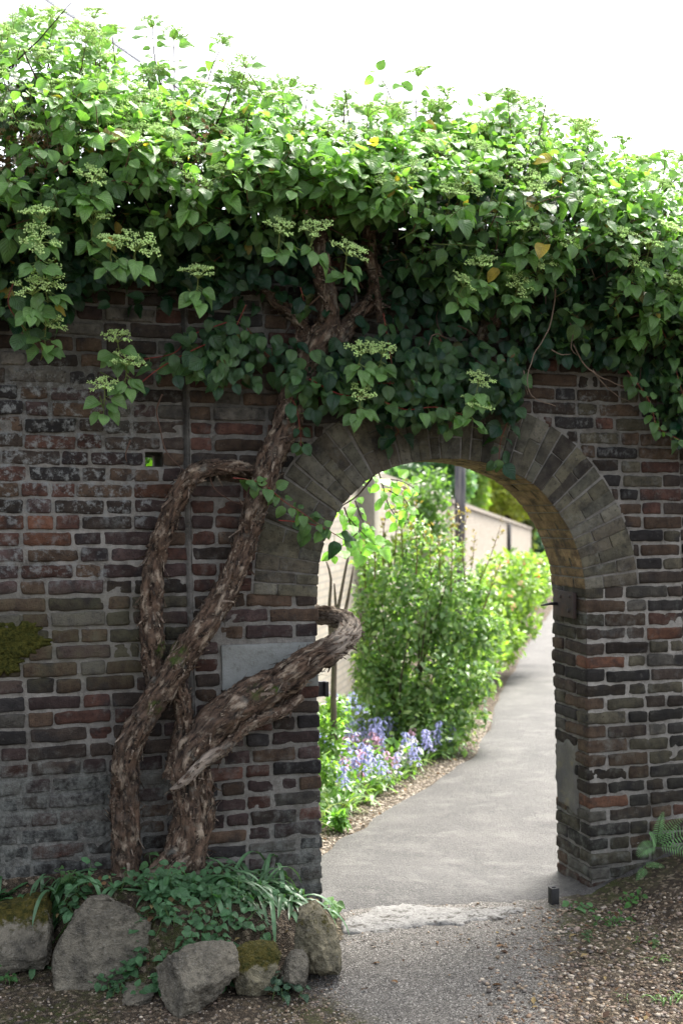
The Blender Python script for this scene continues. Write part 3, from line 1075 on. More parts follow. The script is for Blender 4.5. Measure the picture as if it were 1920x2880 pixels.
for pts in ([(722, 800, 40, -.08), (700, 760, 30, -.07), (668, 715, 24, -.05), (630, 690, 20, -.05), (600, 640, 16, -.06)],
            [(690, 790, 26, -.06), (692, 750, 20, -.06), (700, 715, 16, -.06)],
            [(770, 790, 46, -.07), (810, 735, 34, -.05), (850, 690, 32, -.05), (862, 640, 30, -.06), (845, 570, 28, -.08), (850, 500, 24, -.1)],
            [(1090, 800, 26, -.04), (1125, 742, 32, -.05), (1160, 690, 34, -.06), (1200, 620, 30, -.08), (1240, 560, 26, -.1)],
            [(872, 740, 10, -.10), (868, 690, 12, -.11), (862, 640, 12, -.12)]):
    a = Acc()
    stem(a, pts, seed=len(pts) * 7 + int(pts[0][0]), seg=26, shag=.8)
    part('branch', a, MAT['bark'], MAIN_STEM)

# ------------------------------------------------------------------ leaves
def leaf_template(nl=7, wid=.78, droop=.25, fold=.16, wav=.03, prof=None, nw=5):
    t = np.linspace(0, 1, nl + 1)
    prof = prof or ([0, .05, .18, .40, .60, .78, .91, 1.], [.12, .55, .92, 1.0, .90, .60, .25, .02])
    wv = np.interp(t, prof[0], prof[1]) * wid / 2
    s = np.linspace(-1, 1, nw)
    V, U = [], []
    for i, tt in enumerate(t):
        for ss in s:
            z = fold * abs(ss) * wv[i] * 2 - droop * tt * tt + wav * math.sin(tt * 9 + ss * 2) * abs(ss)
            V.append((ss * wv[i], tt * (1 - .12 * droop), z))
            U.append((.5 + ss * .5, tt))
    ii = np.arange(nl * nw).reshape(nl, nw)[:, :-1].ravel()
    return np.array(V), np.stack([ii, ii + 1, ii + nw + 1, ii + nw], 1), np.array(U)
LT = [leaf_template(droop=.10, fold=.07), leaf_template(droop=.36, fold=.12), leaf_template(droop=.6, fold=.2, wav=.05), leaf_template(droop=.03, fold=.12, wid=.86), leaf_template(droop=.45, fold=-.10, wav=.06, wid=.72), leaf_template(droop=.2, fold=.3, wav=.03, wid=.8)]
LOW = [leaf_template(nl=3, nw=3, droop=.2, fold=.2, wid=.55, prof=([0, .35, .7, 1.], [.15, 1, .7, .05]))]
class Leaves:
    def __init__(s): s.P, s.Y, s.Z, s.S, s.C, s.K = [], [], [], [], [], []
    def add(s, p, y, z, size, col, k=None):
        s.P.append(p); s.Y.append(y); s.Z.append(z); s.S.append(size); s.C.append(col)
        s.K.append(random.randrange(len(LT)) if k is None else k)
    def build(s, acc, temps=LT, uv=True):
        P, Y, Z, S, C, Kk = map(np.array, (s.P, s.Y, s.Z, s.S, s.C, s.K))
        Y = norm(Y)
        Xx = norm(np.cross(Y, Z))
        Zz = np.cross(Xx, Y)
        for k, (V, Q, U) in enumerate(temps):
            m = Kk % len(temps) == k
            if not m.any(): continue
            sz = S[m][:, None, None]
            wv = P[m][:, None] + sz * (V[None, :, 0:1] * Xx[m][:, None] + V[None, :, 1:2] * Y[m][:, None] + V[None, :, 2:3] * Zz[m][:, None])
            n = len(wv)
            q = (Q[None] + (np.arange(n) * len(V))[:, None, None]).reshape(-1, 4)
            acc.add(wv.reshape(-1, 3), quads=q, uv=np.tile(U, (n, 1)) if uv else None, tint=np.repeat(C[m], len(V), 0))
        return acc

UP = np.array([0, 0, 1.])
FW = np.array([0, -1., 0])
LV = Leaves()
TW = Acc()
HEADS = []
XHEADS = []
def lcol(young_lit, dark=1.):  # pale end serves new growth and painted light, dark end painted shade
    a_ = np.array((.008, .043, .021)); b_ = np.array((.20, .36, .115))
    return (a_ + (b_ - a_) * np.clip(young_lit + random.gauss(0, .09), 0, 1.0) ** 1.15) * (random.uniform(.82, 1.2) if random.random() > .015 else np.array([2.6, 1.05, .7])) * dark
def shoot(p, d, L, pairs=3, size=.08, young_lit=.4, head=False, stemcol=None, droop=.6, hs_=None, r=.0022, out=None):
    """opposite pairs of leaves up a stem, sometimes a flower head on the end"""
    d = norm(d)
    bend = R.normal(size=3) * .12
    pts = [p + d * L * t + bend * L * t * t for t in np.linspace(0, 1, 4)]
    col = stemcol or ((.10, .045, .03) if random.random() < .5 else (.11, .15, .04))
    tube(TW, pts, [r, r * .9, r * .75, r * .6], 4, col, caps=False)
    perp = norm(np.cross(d, R.normal(size=3)))
    for i in range(pairs):
        t = (i + 1) / pairs if not head else (i + .6) / pairs
        q = p + d * L * t + bend * L * t * t
        ax = perp if i % 2 == 0 else np.cross(d, perp)
        sz0 = size * (.75 + .4 * math.sin(math.pi * (.25 + .6 * t)))
        for sg in (-1, 1):
            y = norm(ax * sg + d * random.uniform(.05, .5) + np.array([0, 0, -droop * random.uniform(.4, 1.3)]) + R.normal(size=3) * .18)
            zz = norm(UP * random.uniform(.5, 1.) + FW * random.uniform(.2, .9) + R.normal(size=3) * .25)
            sz = sz0 * random.uniform(.55, 1.3)
            pet = q + y * sz * random.uniform(.2, .45)
            tube(TW, [q, pet], [.0012, .001], 3, (.14, .2, .05), caps=False)
            LV.add(pet, y, zz, sz, lcol(young_lit + .12 * t))
    tip = p + d * L + bend * L
    if head:
        HEADS.append((tip, norm(d + UP * 1.0), hs_ or random.uniform(.85, 1.15)))
    else:
        for _ in range(2):
            y = norm(d + R.normal(size=3) * .5)
            LV.add(tip, y, norm(UP + FW * .5 + R.normal(size=3) * .3), size * random.uniform(.4, .75), lcol(young_lit + .4))

TOPX = [-400, -100, 0, 60, 130, 200, 260, 300, 380, 470, 560, 640, 740, 820, 900, 1000, 1100, 1180, 1260, 1340, 1420, 1470, 1568, 1700, 2000]
TOPY = [90, 90, 95, 75, 90, 130, 165, 190, 205, 220, 232, 250, 268, 280, 280, 285, 272, 252, 285, 322, 358, 395, 395, 400, 420]
BOTX = [-400, 0, 60, 150, 200, 330, 420, 500, 600, 690, 740, 800, 850, 950, 1040, 1150, 1190, 1210, 1300, 1400, 1480, 1540, 1568, 2000]
BOTY = [730, 720, 745, 735, 640, 630, 660, 690, 640, 660, 860, 930, 950, 960, 950, 985, 940, 840, 820, 830, 880, 1000, 1010, 1000]
BUX = [-400, 0, 60, 150, 200, 330, 420, 500, 600, 690, 740, 800, 860, 950, 1040, 1120, 1190, 1300, 1400, 1480, 1540, 1568, 2000]
BUY = [720, 710, 735, 720, 630, 600, 640, 670, 590, 540, 550, 570, 580, 680, 740, 700, 760, 800, 815, 870, 980, 1000, 990]
def ylim(x):
    return np.interp(x, TOPX, TOPY), np.interp(x, BOTX, BOTY)
def ridge(q, x):
    return .10 + .54 * np.sin(np.pi * np.clip(q, 0, 1) ** .75) * (1 - .35 * np.clip(q, 0, 1))
HOLLOW = [(70, 330, 130, 55), (190, 300, 70, 25), (445, 350, 55, 60), (640, 615, 90, 45), (830, 570, 60, 70), (960, 530, 90, 35), (300, 480, 70, 25), (40, 560, 60, 22), (1120, 560, 70, 40), (720, 440, 60, 22), (1400, 690, 70, 40), (1250, 690, 60, 30)]
def hollow(px, py):
    return any(((px - a_) / c_) ** 2 + ((py - b_) / d_) ** 2 < 1 for a_, b_, c_, d_ in HOLLOW) and random.random() < .88
# outer shell of flowering and leafy shoots
n = 0
while n < 1900:
    px = random.uniform(-330, 1860)
    t0, b0 = ylim(px)
    t0 = t0 + 22
    b0 = np.interp(px, BUX, BUY)
    q = random.random() ** 1.05
    py = t0 + (b0 - t0) * q
    if hollow(px, py): continue
    cl = fbm(np.array([px / 130., py / 90., 3.]), 1., 77)
    if cl < -.35 and random.random() < .7: continue
    fr = random.uniform(.1, 1.0)
    dep = ridge(q, px) * fr
    p = W(px, py, -dep + .03)
    up = 1.1 - 1.2 * q
    d = FW * random.uniform(.15, .8) + UP * up * random.uniform(.4, 1.3) + R.normal(size=3) * np.array([.45, .2, .25])
    young_lit = np.clip(.46 - .62 * q + .95 * (fr - .5) + .3 * (q < .2) + .3 * cl, .0, 1.0)  # outer and upper shoots coloured as lit, inner and lower ones as shaded
    Ls = random.uniform(.05, .16)
    p = p - norm(d) * Ls * .6
    shoot(p, d, Ls, random.choice((2, 3, 3, 4)), random.uniform(.040, .070), young_lit, droop=.35 + .4 * q)
    n += 1
# crest of the plant behind the wall line, backlight put into paler leaf tints
for _ in range(430):
    px = random.uniform(-330, 1860)
    t0, b0 = ylim(px)
    t0 = t0 + 18
    q = random.uniform(0, .42)
    py = t0 + (b0 - t0) * q
    yb = random.uniform(-.05, .5) * min(1, .25 + q * 2.2)
    p = W(px, py, yb)
    d = UP * random.uniform(.5, 1.2) + R.normal(size=3) * np.array([.5, .45, .25])
    shoot(p - norm(d) * .06, d, random.uniform(.06, .16), random.choice((2, 3, 3)), random.uniform(.04, .066), random.uniform(.55, 1.05), droop=.45)
# leaves that cling to the face of the wall under the mass
for _ in range(2200):
    px = random.uniform(-330, 1860)
    t0, b0 = ylim(px)
    q = random.uniform(.35, 1.0) ** .8
    py = t0 + (b0 - t0) * q
    if 590 < px < 880 and 590 < py < 770 and random.random() < .8: continue
    p = W(px, py, -random.uniform(.03, .17))
    y = norm(np.array([random.gauss(0, .6), random.uniform(-.5, .1), -1 + random.gauss(0, .3)]))
    LV.add(p, y, norm(FW + UP * .35 + R.normal(size=3) * .3), random.uniform(.042, .074), lcol(.06), random.choice((0, 3, 1)))  # dark tint stands for the shade under the overhanging mass
for _ in range(620):
    px, py = random.uniform(660, 1200), random.triangular(760, 985, 880)
    if py > 955 - 60 * abs(px - 930) / 270 + random.gauss(0, 25): continue
    p = W(px, py, -random.uniform(.04, .24))
    y = norm(np.array([random.gauss(0, .6), random.uniform(-.6, .1), -.9 + random.gauss(0, .35)]))
    LV.add(p, y, norm(FW + UP * .5 + R.normal(size=3) * .35), random.uniform(.045, .078), lcol(random.uniform(.05, .38)))
for _ in range(160):
    px, py = random.gauss(510, 55), random.gauss(800, 38)
    p = W(px, py, -random.uniform(.05, .2))
    LV.add(p, norm(np.array([random.gauss(0, .6), -.2, -.9])), norm(FW + UP * .5 + R.normal(size=3) * .35), random.uniform(.045, .075), lcol(random.uniform(.1, .35)))
# leafy core added above the wall top to darken the mass, tinted as shade
for _ in range(3600):
    px = random.uniform(-330, 1860)
    t0, b0 = ylim(px)
    top_s = t0 + 105
    py = random.uniform(top_s, max(top_s + 20, 700))
    p = W(px, py, random.uniform(-.12, .25))
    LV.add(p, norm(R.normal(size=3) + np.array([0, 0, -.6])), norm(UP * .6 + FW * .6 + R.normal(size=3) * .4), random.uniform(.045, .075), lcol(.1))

def spray(pts, y, young_lit=.35, size=.075, gap=.045, col=(.16, .04, .03), heads=(), r=.0028, droop=.55, boost=1.):
    P = np.array([W(*p[:2], y if len(p) < 3 else p[2]) for p in pts])
    S = spline(P, .012)
    tube(TW, S, np.linspace(r, r * .55, len(S)), 5, col, caps=False)
    s = np.concatenate([[0], np.cumsum(np.linalg.norm(np.diff(S, axis=0), axis=1))])
    k = 0
    T = norm(np.gradient(S, axis=0))
    for d0 in np.arange(gap * .6, s[-1], gap):
        i = int(np.searchsorted(s, d0))
        ax = norm(np.cross(T[i], FW if k % 2 else UP + FW * .3))
        for sg in (-1, 1):
            y_ = norm(ax * sg + T[i] * .4 + np.array([0, -.1, -droop * random.uniform(.3, 1.2)]) + R.normal(size=3) * .2)
            sz = size * .86 * random.uniform(.55, 1.2)
            pet = S[i] + y_ * sz * .35
            tube(TW, [S[i], pet], [.0012, .001], 3, (.14, .18, .05), caps=False)
            LV.add(pet, y_, norm(FW * .9 + UP * .7 + R.normal(size=3) * .3), sz, np.minimum(lcol(young_lit) * boost, .6))
        k += 1
    LV.add(S[-1], norm(T[-1] + R.normal(size=3) * .2), norm(FW + UP * .6), size * .7, lcol(young_lit + .2))
    return S
RED = (.22, .035, .03)
spray([(565, 700), (530, 770), (490, 800), (460, 840), (445, 860)], -.12, .3)
spray([(560, 740), (600, 800), (640, 840), (665, 880)], -.1, .22, .07)
spray([(520, 770), (430, 810), (360, 850), (300, 900)], -.14, .3, .07, .09, RED)
spray([(520, 740), (440, 770), (400, 810), (330, 825)], -.10, .2, .07, .1, RED)
spray([(480, 800), (480, 850), (500, 870)], -.13, .35)
spray([(535, 1098), (560, 1100), (590, 1108)], -.15, .6, .07, .05)
spray([(560, 1100), (605, 1112), (650, 1150), (700, 1182), (748, 1218)], -.14, .55, .066, .034)
spray([(640, 1195), (690, 1200), (740, 1212), (790, 1240)], -.10, .3, .085, .07, RED)
spray([(710, 870), (780, 905), (860, 915), (930, 940), (1000, 935), (1062, 952)], -.20, .42, .075, .04, RED)
spray([(760, 860), (840, 880), (900, 880), (980, 890)], -.16, .3, .078, .04)
spray([(880, 720), (890, 780), (900, 850), (890, 900)], -.16, .25, .08, .05)
spray([(1000, 760), (1040, 830), (1080, 880), (1100, 930)], -.15, .22, .085, .06)
spray([(1130, 880), (1165, 950), (1150, 1010), (1145, 1055)], -.08, .12, .09, .055)
spray([(870, 940), (915, 990), (890, 1005)], -.05, .03, .09, .05)
spray([(1010, 930), (1035, 960), (1030, 985)], -.12, .25, .085, .05)
spray([(1440, 850), (1490, 920), (1510, 980), (1560, 1010)], -.2, .45, .07, .04)
spray([(1500, 720), (1540, 800), (1560, 880), (1585, 960)], -.24, .45, .075, .045)
spray([(690, 660), (700, 700)], -.16, .1, .085, .04)
spray([(655, 900), (680, 935), (690, 1000), (690, 1025)], -.16, .1, .08, .06)
spray([(150, 690), (120, 720), (100, 760), (80, 790)], -.2, .3, .085, .05)
spray([(30, 650), (20, 700), (60, 760)], -.25, .3, .085, .05)
# the spray that hangs on the garden side of the arch, backlight painted as a brighter tint
DKS = (.05, .03, .02)
spray([(870, 1075, .40), (848, 1105, .42), (818, 1140, .42), (780, 1165, .40)], .4, 1.0, .07, .06, DKS, r=.006, boost=1.5)
spray([(868, 1080, .42), (880, 1120, .44), (892, 1160, .44), (915, 1195, .45)], .4, 1.0, .07, .035, DKS, r=.004, boost=1.5)
spray([(885, 1100, .42), (920, 1105, .44), (950, 1120, .46)], .4, 1.0, .066, .035, DKS, r=.003, boost=1.5)
spray([(890, 1125, .42), (930, 1150, .44), (945, 1180, .45)], .4, 1.0, .066, .045, DKS, r=.003, boost=1.5)
spray([(790, 1165, .40), (805, 1205, .38), (822, 1240, .36), (830, 1275, .36)], .4, 1.0, .078, .033, DKS, r=.004, boost=1.5)
spray([(815, 1150, .40), (830, 1190, .38), (850, 1220, .38)], .4, 1.0, .07, .04, DKS, r=.003, boost=1.5)
spray([(800, 1190, .36), (830, 1222, .34), (860, 1250, .34), (880, 1250, .34)], .4, 1.0, .075, .04, DKS, r=.003, boost=1.5)
spray([(820, 1225, .30), (790, 1250, .28), (765, 1270, .28)], .3, 1.0, .08, .04, DKS, r=.003, boost=1.5)

# sprigs standing up against the sky
for pts, hd in (([(962, 320), (955, 250), (960, 175)], 1), ([(905, 250), (885, 195), (860, 165)], 0), ([(372, 205), (355, 130), (350, 60)], 1), ([(400, 205), (400, 140), (398, 88)], 1),
                ([(220, 150), (218, 90), (216, 42)], 1), ([(462, 250), (485, 160), (512, 100)], 1), ([(540, 240), (555, 190), (565, 155)], 1), ([(640, 260), (660, 215), (668, 200)], 1),
                ([(1000, 300), (1015, 250), (1028, 222)], 1), ([(1185, 330), (1180, 290), (1195, 250)], 1), ([(1240, 320), (1260, 295), (1275, 282)], 1), ([(1310, 350), (1325, 320), (1335, 305)], 1),
                ([(790, 280), (790, 245), (795, 230)], 1), ([(1440, 400), (1440, 390), (1442, 378)], 1), ([(1500, 470), (1520, 420), (1545, 375)], 0), ([(240, 160), (170, 100), (110, 80)], 0),
                ([(120, 180), (95, 90), (60, 40)], 0), ([(40, 200), (20, 110), (15, 60)], 0), ([(270, 190), (262, 120), (258, 80)], 1), ([(700, 270), (705, 225), (712, 215)], 1), ([(1540, 420), (1552, 380), (1560, 370)], 1),
                ([(60, 240), (30, 170), (8, 120)], 0), ([(300, 230), (200, 130), (160, 80)], 0), ([(1080, 300), (1120, 260), (1150, 245)], 0), ([(1150, 330), (1165, 290), (1160, 262)], 0)):
    y0 = random.uniform(-.05, .2)
    S = spray(pts, y0, .75, .07, .046, (.06, .03, .025), r=.0035, droop=.35)
    if hd:
        HEADS.append((S[-1], norm(UP + R.normal(size=3) * .15), random.uniform(.85, 1.05)))

for _ in range(64):
    px = random.uniform(-40, 1600)
    t0 = ylim(px)[0]
    hh = random.uniform(10, 80) if px < 700 else random.uniform(5, 60)
    dx = random.gauss(0, 18)
    S = spray([(px - dx, t0 + 70), (px - dx * .4, t0 + 30), (px, t0 - hh * .6)], random.uniform(-.25, .3), .8, .062, .042, random.choice(((.06, .03, .025), (.10, .13, .04))), r=.0028, droop=.35)
    if random.random() < .75:
        XHEADS.append((S[-1], norm(UP + R.normal(size=3) * .2), random.uniform(.85, 1.2)))
for _ in range(60):
    px = random.uniform(-30, 1590)
    t0 = ylim(px)[0]
    q_ = random.uniform(20, 230)
    p = W(px, t0 + q_, -random.uniform(.1, .5) * min(1, q_ / 120))
    XHEADS.append((p, norm(UP + FW * .6 + R.normal(size=3) * .2), random.uniform(.7, 1.1)))
# flower heads seen on the face of the plant: picture place, distance in front of the wall
FH = [(290, 288, .36), (302, 322, .42), (372, 358, .44), (212, 402, .48), (500, 345, .34), (515, 392, .44), (445, 412, .42), (258, 552, .48), (312, 560, .45), (215, 502, .42),
      (95, 490, .46), (88, 545, .46), (112, 632, .40), (75, 662, .38), (106, 735, .28), (270, 772, .18), (290, 825, .20), (240, 880, .22), (455, 625, .36), (642, 520, .46), (722, 525, .46),
      (796, 572, .44), (830, 800, .30), (878, 800, .28), (1108, 600, .40), (1062, 645, .36), (1188, 645, .34), (1098, 868, .27), (1085, 925, .25), (1205, 520, .44), (1292, 550, .42),
      (1242, 595, .38), (1136, 410, .46), (1062, 430, .46), (1032, 442, .47), (1235, 442, .46), (1220, 412, .40), (700, 342, .30), (722, 372, .36), (592, 332, .32), (602, 300, .24),
      (560, 262, .1), (1420, 532, .46), (1500, 420, .3), (830, 895, .27), (1455, 600, .42), (1370, 470, .40), (150, 200, .3), (230, 195, .3), (330, 215, .22), (300, 250, .28), (420, 260, .2),
      (60, 290, .3), (760, 300, .2), (820, 340, .3), (860, 310, .22), (910, 335, .3), (1330, 390, .3), (1290, 360, .24), (1180, 380, .36), (1530, 520, .46), (1540, 640, .44), (170, 245, .34), (120, 215, .25),
      (650, 300, .2), (350, 300, .3), (180, 300, .3), (530, 300, .22), (1100, 340, .3), (1000, 340, .26), (1380, 440, .36), (1490, 560, .46), (1250, 330, .2), (1140, 290, .1), (1200, 300, .14), (940, 390, .42), (880, 420, .44)]
for (px, py, dep) in FH:
    p = W(px, py + 14, -dep)
    HEADS.append((p, norm(UP * 1.0 + FW * .75 + R.normal(size=3) * .2), random.uniform(.95, 1.3)))
    young_lit = .95 if py < 500 else .72  # rosette leaves coloured as catching the light, palest near the top
    b = p - UP * .07 + np.array([0, .05, 0])
    tube(TW, [p, (p + b) / 2 + R.normal(size=3) * .006, b, b + np.array([random.uniform(-.1, .1), .12, .06])], [.0024, .0024, .0026, .003], 4, (.13, .17, .05), caps=False)
    for i in range(random.choice((6, 7, 8))):
        an = i * 2.4 + random.uniform(-.3, .3)
        rad = np.array([math.cos(an), -.7 * abs(math.sin(an)) + .15, .25 * math.sin(an)])
        y = norm(rad + np.array([0, -.15, -random.uniform(.35, .95)]))
        q = p - UP * random.uniform(.02, .075) + np.array([0, .02, 0])
        pet = q + y * .03
        tube(TW, [q, pet], [.0013, .001], 3, (.16, .22, .06), caps=False)
        LV.add(pet, y, norm(UP * .8 + FW * .7 + R.normal(size=3) * .2), random.uniform(.050, .078), lcol(young_lit))

for _ in range(420):
    px, py = random.uniform(760, 1250), random.uniform(390, 600)
    LV.add(W(px, py, random.uniform(0, .3)), norm(R.normal(size=3) + np.array([0, 0, -.6])), norm(UP * .4 + FW * .9 + R.normal(size=3) * .4), random.uniform(.05, .08), lcol(.15))
# bare twigs: dark ones inside the mass, pale dead ones hanging in front of it
for _ in range(420):
    px = random.uniform(-330, 1860)
    t0, b0 = ylim(px)
    py = t0 + (b0 - t0) * random.uniform(.12, .75)
    p = W(px, py, -random.uniform(-.2, .22))
    d = norm(R.normal(size=3))
    L = random.uniform(.1, .35)
    k = R.normal(size=3) * .2
    tube(TW, [p + d * L * t + k * L * t * t for t in (0, .33, .66, 1)], [.004, .0035, .003, .002], 4, random.choice(((.05, .03, .022), (.09, .055, .04), (.035, .025, .02))), caps=False)
for pts, y in (([(1275, 640), (1272, 700), (1258, 760), (1225, 815), (1212, 860), (1215, 900), (1240, 920), (1275, 932)], -.24), ([(1315, 790), (1345, 840), (1385, 868), (1430, 885), (1468, 880)], -.14),
               ([(1360, 850), (1385, 880), (1420, 910), (1445, 922)], -.1), ([(1200, 850), (1205, 880), (1212, 905)], -.15), ([(1260, 800), (1290, 815), (1310, 812)], -.16), ([(1300, 720), (1315, 760), (1310, 800), (1325, 815)], -.17),
               ([(372, 905), (360, 940), (370, 990), (385, 1040), (432, 1090)], -.05), ([(505, 680), (525, 682), (540, 684)], -.12), ([(300, 1010), (288, 1040), (292, 1060)], -.03), ([(480, 1085), (490, 1120), (530, 1150), (560, 1160)], -.05)):
    S = spline([W(*p, y) for p in pts], .02)
    S = S + .004 * vnoise3(S, 25, 6)
    DEAD = Acc()
    tube(DEAD, S, np.linspace(.0038, .0016, len(S)), 5, (.17, .125, .095) if pts[0][0] > 700 else (.10, .06, .045))
    part('dead_twig', DEAD, MAT['twig'], HYD)

# dried florets left from last year in the dark hollows
DRY = Leaves()
for (cx, cy, rx, ry, n_) in ((70, 320, 110, 70, 260), (180, 300, 70, 40, 90), (20, 380, 70, 30, 90), (430, 310, 60, 40, 70), (440, 390, 40, 60, 50), (800, 480, 60, 30, 45), (1080, 500, 60, 30, 30), (1180, 825, 15, 12, 5), (700, 470, 80, 30, 25), (1480, 480, 60, 30, 30)):
    for _ in range(n_):
        p = W(random.gauss(cx, rx * .6), random.gauss(cy, ry * .6), -random.uniform(.12, .34))
        c = random.choice(((.16, .085, .04), (.22, .13, .07), (.10, .055, .03), (.42, .36, .30), (.3, .22, .15)))
        k0 = norm(R.normal(size=3))
        nrm = norm(FW + R.normal(size=3) * .6)
        for j in range(4):
            an = j * math.pi / 2
            u_ = norm(np.cross(nrm, k0))
            v_ = np.cross(nrm, u_)
            DRY.add(p, u_ * math.cos(an) + v_ * math.sin(an), nrm, random.uniform(.009, .016), c, 0)
a = Acc()
DRY.build(a, LOW, uv=False)
part('dried_florets', a, MAT['dry'], HYD)

# flower heads: flat domes of green buds on branching rays
def head_mesh(seed):
    rs = np.random.default_rng(seed)
    a_ = Acc()
    g = (.34, .46, .14)
    bud = np.array([(1, 0, 0), (-1, 0, 0), (0, 1, 0), (0, -1, 0), (0, 0, 1), (0, 0, -1)], float)
    bt = [(0, 2, 4), (2, 1, 4), (1, 3, 4), (3, 0, 4), (2, 0, 5), (1, 2, 5), (3, 1, 5), (0, 3, 5)]
    for i in range(9):
        an = i * 2.4 + rs.uniform(-.3, .3)
        rr_ = .062 * math.sqrt((i + .5) / 9)
        c = np.array([rr_ * math.cos(an), rr_ * math.sin(an), .045 - rr_ * .28 + rs.uniform(-.004, .004)])
        tube(a_, [np.zeros(3), c * np.array([.45, .45, .6]), c * np.array([.9, .9, .82])], [.0018, .0014, .0012], 3, g, caps=False)
        for j in range(7):
            b2 = j * 2.4 + rs.uniform(-.4, .4)
            r2 = .017 * math.sqrt((j + .5) / 7) * rs.uniform(.8, 1.2)
            c2 = c + np.array([r2 * math.cos(b2), r2 * math.sin(b2), .002 - r2 * .25])
            tube(a_, [c * np.array([.9, .9, .82]), c2], [.001, .0008], 3, g, caps=False)
            for k in range(4):
                c3 = c2 + rs.normal(size=3) * np.array([.0038, .0038, .002])
                f = rs.uniform(.8, 1.2)
                a_.add(c3 + bud * rs.uniform(.0024, .0037), tris=bt, tint=np.array((.60, .80, .32)) * f)
    return a_
HA = [head_mesh(s) for s in range(4)]
HM = [a_.mesh('flower_head') for a_ in HA]
for m_ in HM: m_.materials.append(MAT['flower'])
from mathutils import Vector, Quaternion
for i, (p, d, s) in enumerate(HEADS[:100]):
    o = bpy.data.objects.new('flower_head', HM[i % 4])
    COL.objects.link(o)
    o.parent = HYD
    o.location = p - hyd_base
    q = Vector(d).to_track_quat('Z', 'Y') @ Quaternion((0, 0, 1), random.uniform(0, 6.28))
    o.rotation_mode = 'QUATERNION'
    o.rotation_quaternion = q
    o.scale = (s, s, s)
xa = Acc()
for i, (p, d, s_) in enumerate(XHEADS + HEADS[100:]):
    src = HA[i % 4]
    m3 = np.array((Vector(d).to_track_quat('Z', 'Y') @ Quaternion((0, 0, 1), random.uniform(0, 6.28))).to_matrix())
    Vs = np.concatenate(src.V) @ m3.T * s_ + p
    xa.add(Vs, quads=np.concatenate(src.Q), tris=np.concatenate(src.T), tint=np.concatenate(src.A['tint']))
part('small_flower_heads', xa, MAT['flower'], HYD)['kind'] = 'stuff'
part('twigs', TW, MAT['twig'], HYD)
a = Acc()
LV.build(a)
part('foliage', a, MAT['leaf'], HYD)
print('leaves', len(LV.P), 'heads', len(HEADS))

# ------------------------------------------------------------------ rocks
def ico(n):
    import bmesh
    bm = bmesh.new()
    bmesh.ops.create_icosphere(bm, subdivisions=n, radius=1)
    V = np.array([v.co[:] for v in bm.verts])
    T = np.array([[v.index for v in f.verts] for f in bm.faces])
    bm.free()
    return V, T
ICO = ico(6)
ICO2 = ico(2)
ICO1 = ico(1)
def rock(px0, px1, py_top, py_bot, depth, label, mat='rock', seed=0, sq=.55, planes=(), moss=.0, tilt=0., zb=0., lump=1., ncut=9):
    pf = G((px0 + px1) / 2, py_bot, zb)
    zc = camZ(pf[0], pf[1])
    hw = (px1 - px0) * K / 2 / FPX * (zc + depth * .4)
    dirv = norm(np.array([pf[0] - CAM[0], pf[1] - CAM[1], 0]))
    top = CAM[2] + (1440 - py_top * K) / FPX * (zc + depth * .45)
    hh = (top - zb) / 2 * 1.08
    c = pf + dirv * depth / 2
    c[2] = zb + hh * .86
    right = np.array([dirv[1], -dirv[0], 0])
    V, T = ICO
    V = np.sign(V) * np.abs(V) ** sq
    V = V / np.maximum(np.abs(V).max(1, keepdims=True) ** .45, 1e-6)
    V = V * np.array([1., 1., 1.])
    rs = np.random.default_rng(seed + 100)
    cuts = [(*norm(rs.normal(size=3) * np.array([1, 1, .9])), rs.uniform(.58, .86)) for _ in range(ncut)] + list(planes)
    for (a_, b_, c_, d_) in cuts:
        nn = norm(np.array([a_, b_, c_]))
        e = V @ nn - d_
        V = V - np.clip(e, 0, None)[:, None] * nn[None] * .96
    V = (V - (V.max(0) + V.min(0)) / 2) / ((V.max(0) - V.min(0)) / 2)
    V = V + nnorm(V) * (lump * (.04 * fbm(V, 1.9, seed) + .035 * fbm(V, 6, seed + 3) + + .05 * (.4 - np.abs(vnoise(V, 3.3, seed + 41))) + .035 * (.35 - np.abs(vnoise(V, 7.5, seed + 43))) + .024 * vnoise(V, 15, seed + 9) + .016 * vnoise(V, 33, seed + 19) - .03 * np.clip(vnoise(V, 9, seed + 29) - .3, 0, 1))[:, None])
    if tilt:
        ct, st_ = math.cos(tilt), math.sin(tilt)
        V = np.stack([V[:, 0] * ct - V[:, 2] * st_, V[:, 1], V[:, 0] * st_ + V[:, 2] * ct], 1)
    Wv = c + right * (V[:, 0:1] * hw) + dirv * (V[:, 1:2] * depth / 2) + UP * (V[:, 2:3] * hh)
    a_ = Acc()
    ms = np.clip(moss * (sstep(-.1, .9, V[:, 2]) * 1.3) + .25 * moss * fbm(V, 2.5, seed), 0, 1)
    a_.add(Wv, tris=T, tint=np.stack([ms, 0 * ms, 0 * ms], -1))
    base = np.array([c[0], c[1], zb])
    return thing('rock', a_, MAT[mat], base, label, 'rock', 'rocks edging the flower bed')
def nnorm(V): return norm(V)
rock(-75, 134, 2064, 2236, .30, 'broad moss-topped rock at the left end of the bed edging', 'rock', 1, .5, [(0, -1, .55, .62), (.9, -.2, .1, .85)], moss=.95, zb=.02)
rock(128, 338, 2058, 2272, .24, 'tall flat-faced grey slab of rock leaning beside the mossy rock', 'rock', 2, .42, [(0, -1, .22, .55), (.5, .1, .8, .86), (-.75, 0, .42, .80)], moss=.12, tilt=-.05, ncut=3)
rock(356, 548, 2168, 2342, .26, 'rounded tan boulder standing furthest forward at the bed edge', 'rock', 3, .75, [(-.2, -.8, .7, .72), (.7, -.6, -.2, .78), (-.8, -.3, .5, .82)], moss=.05, ncut=10)
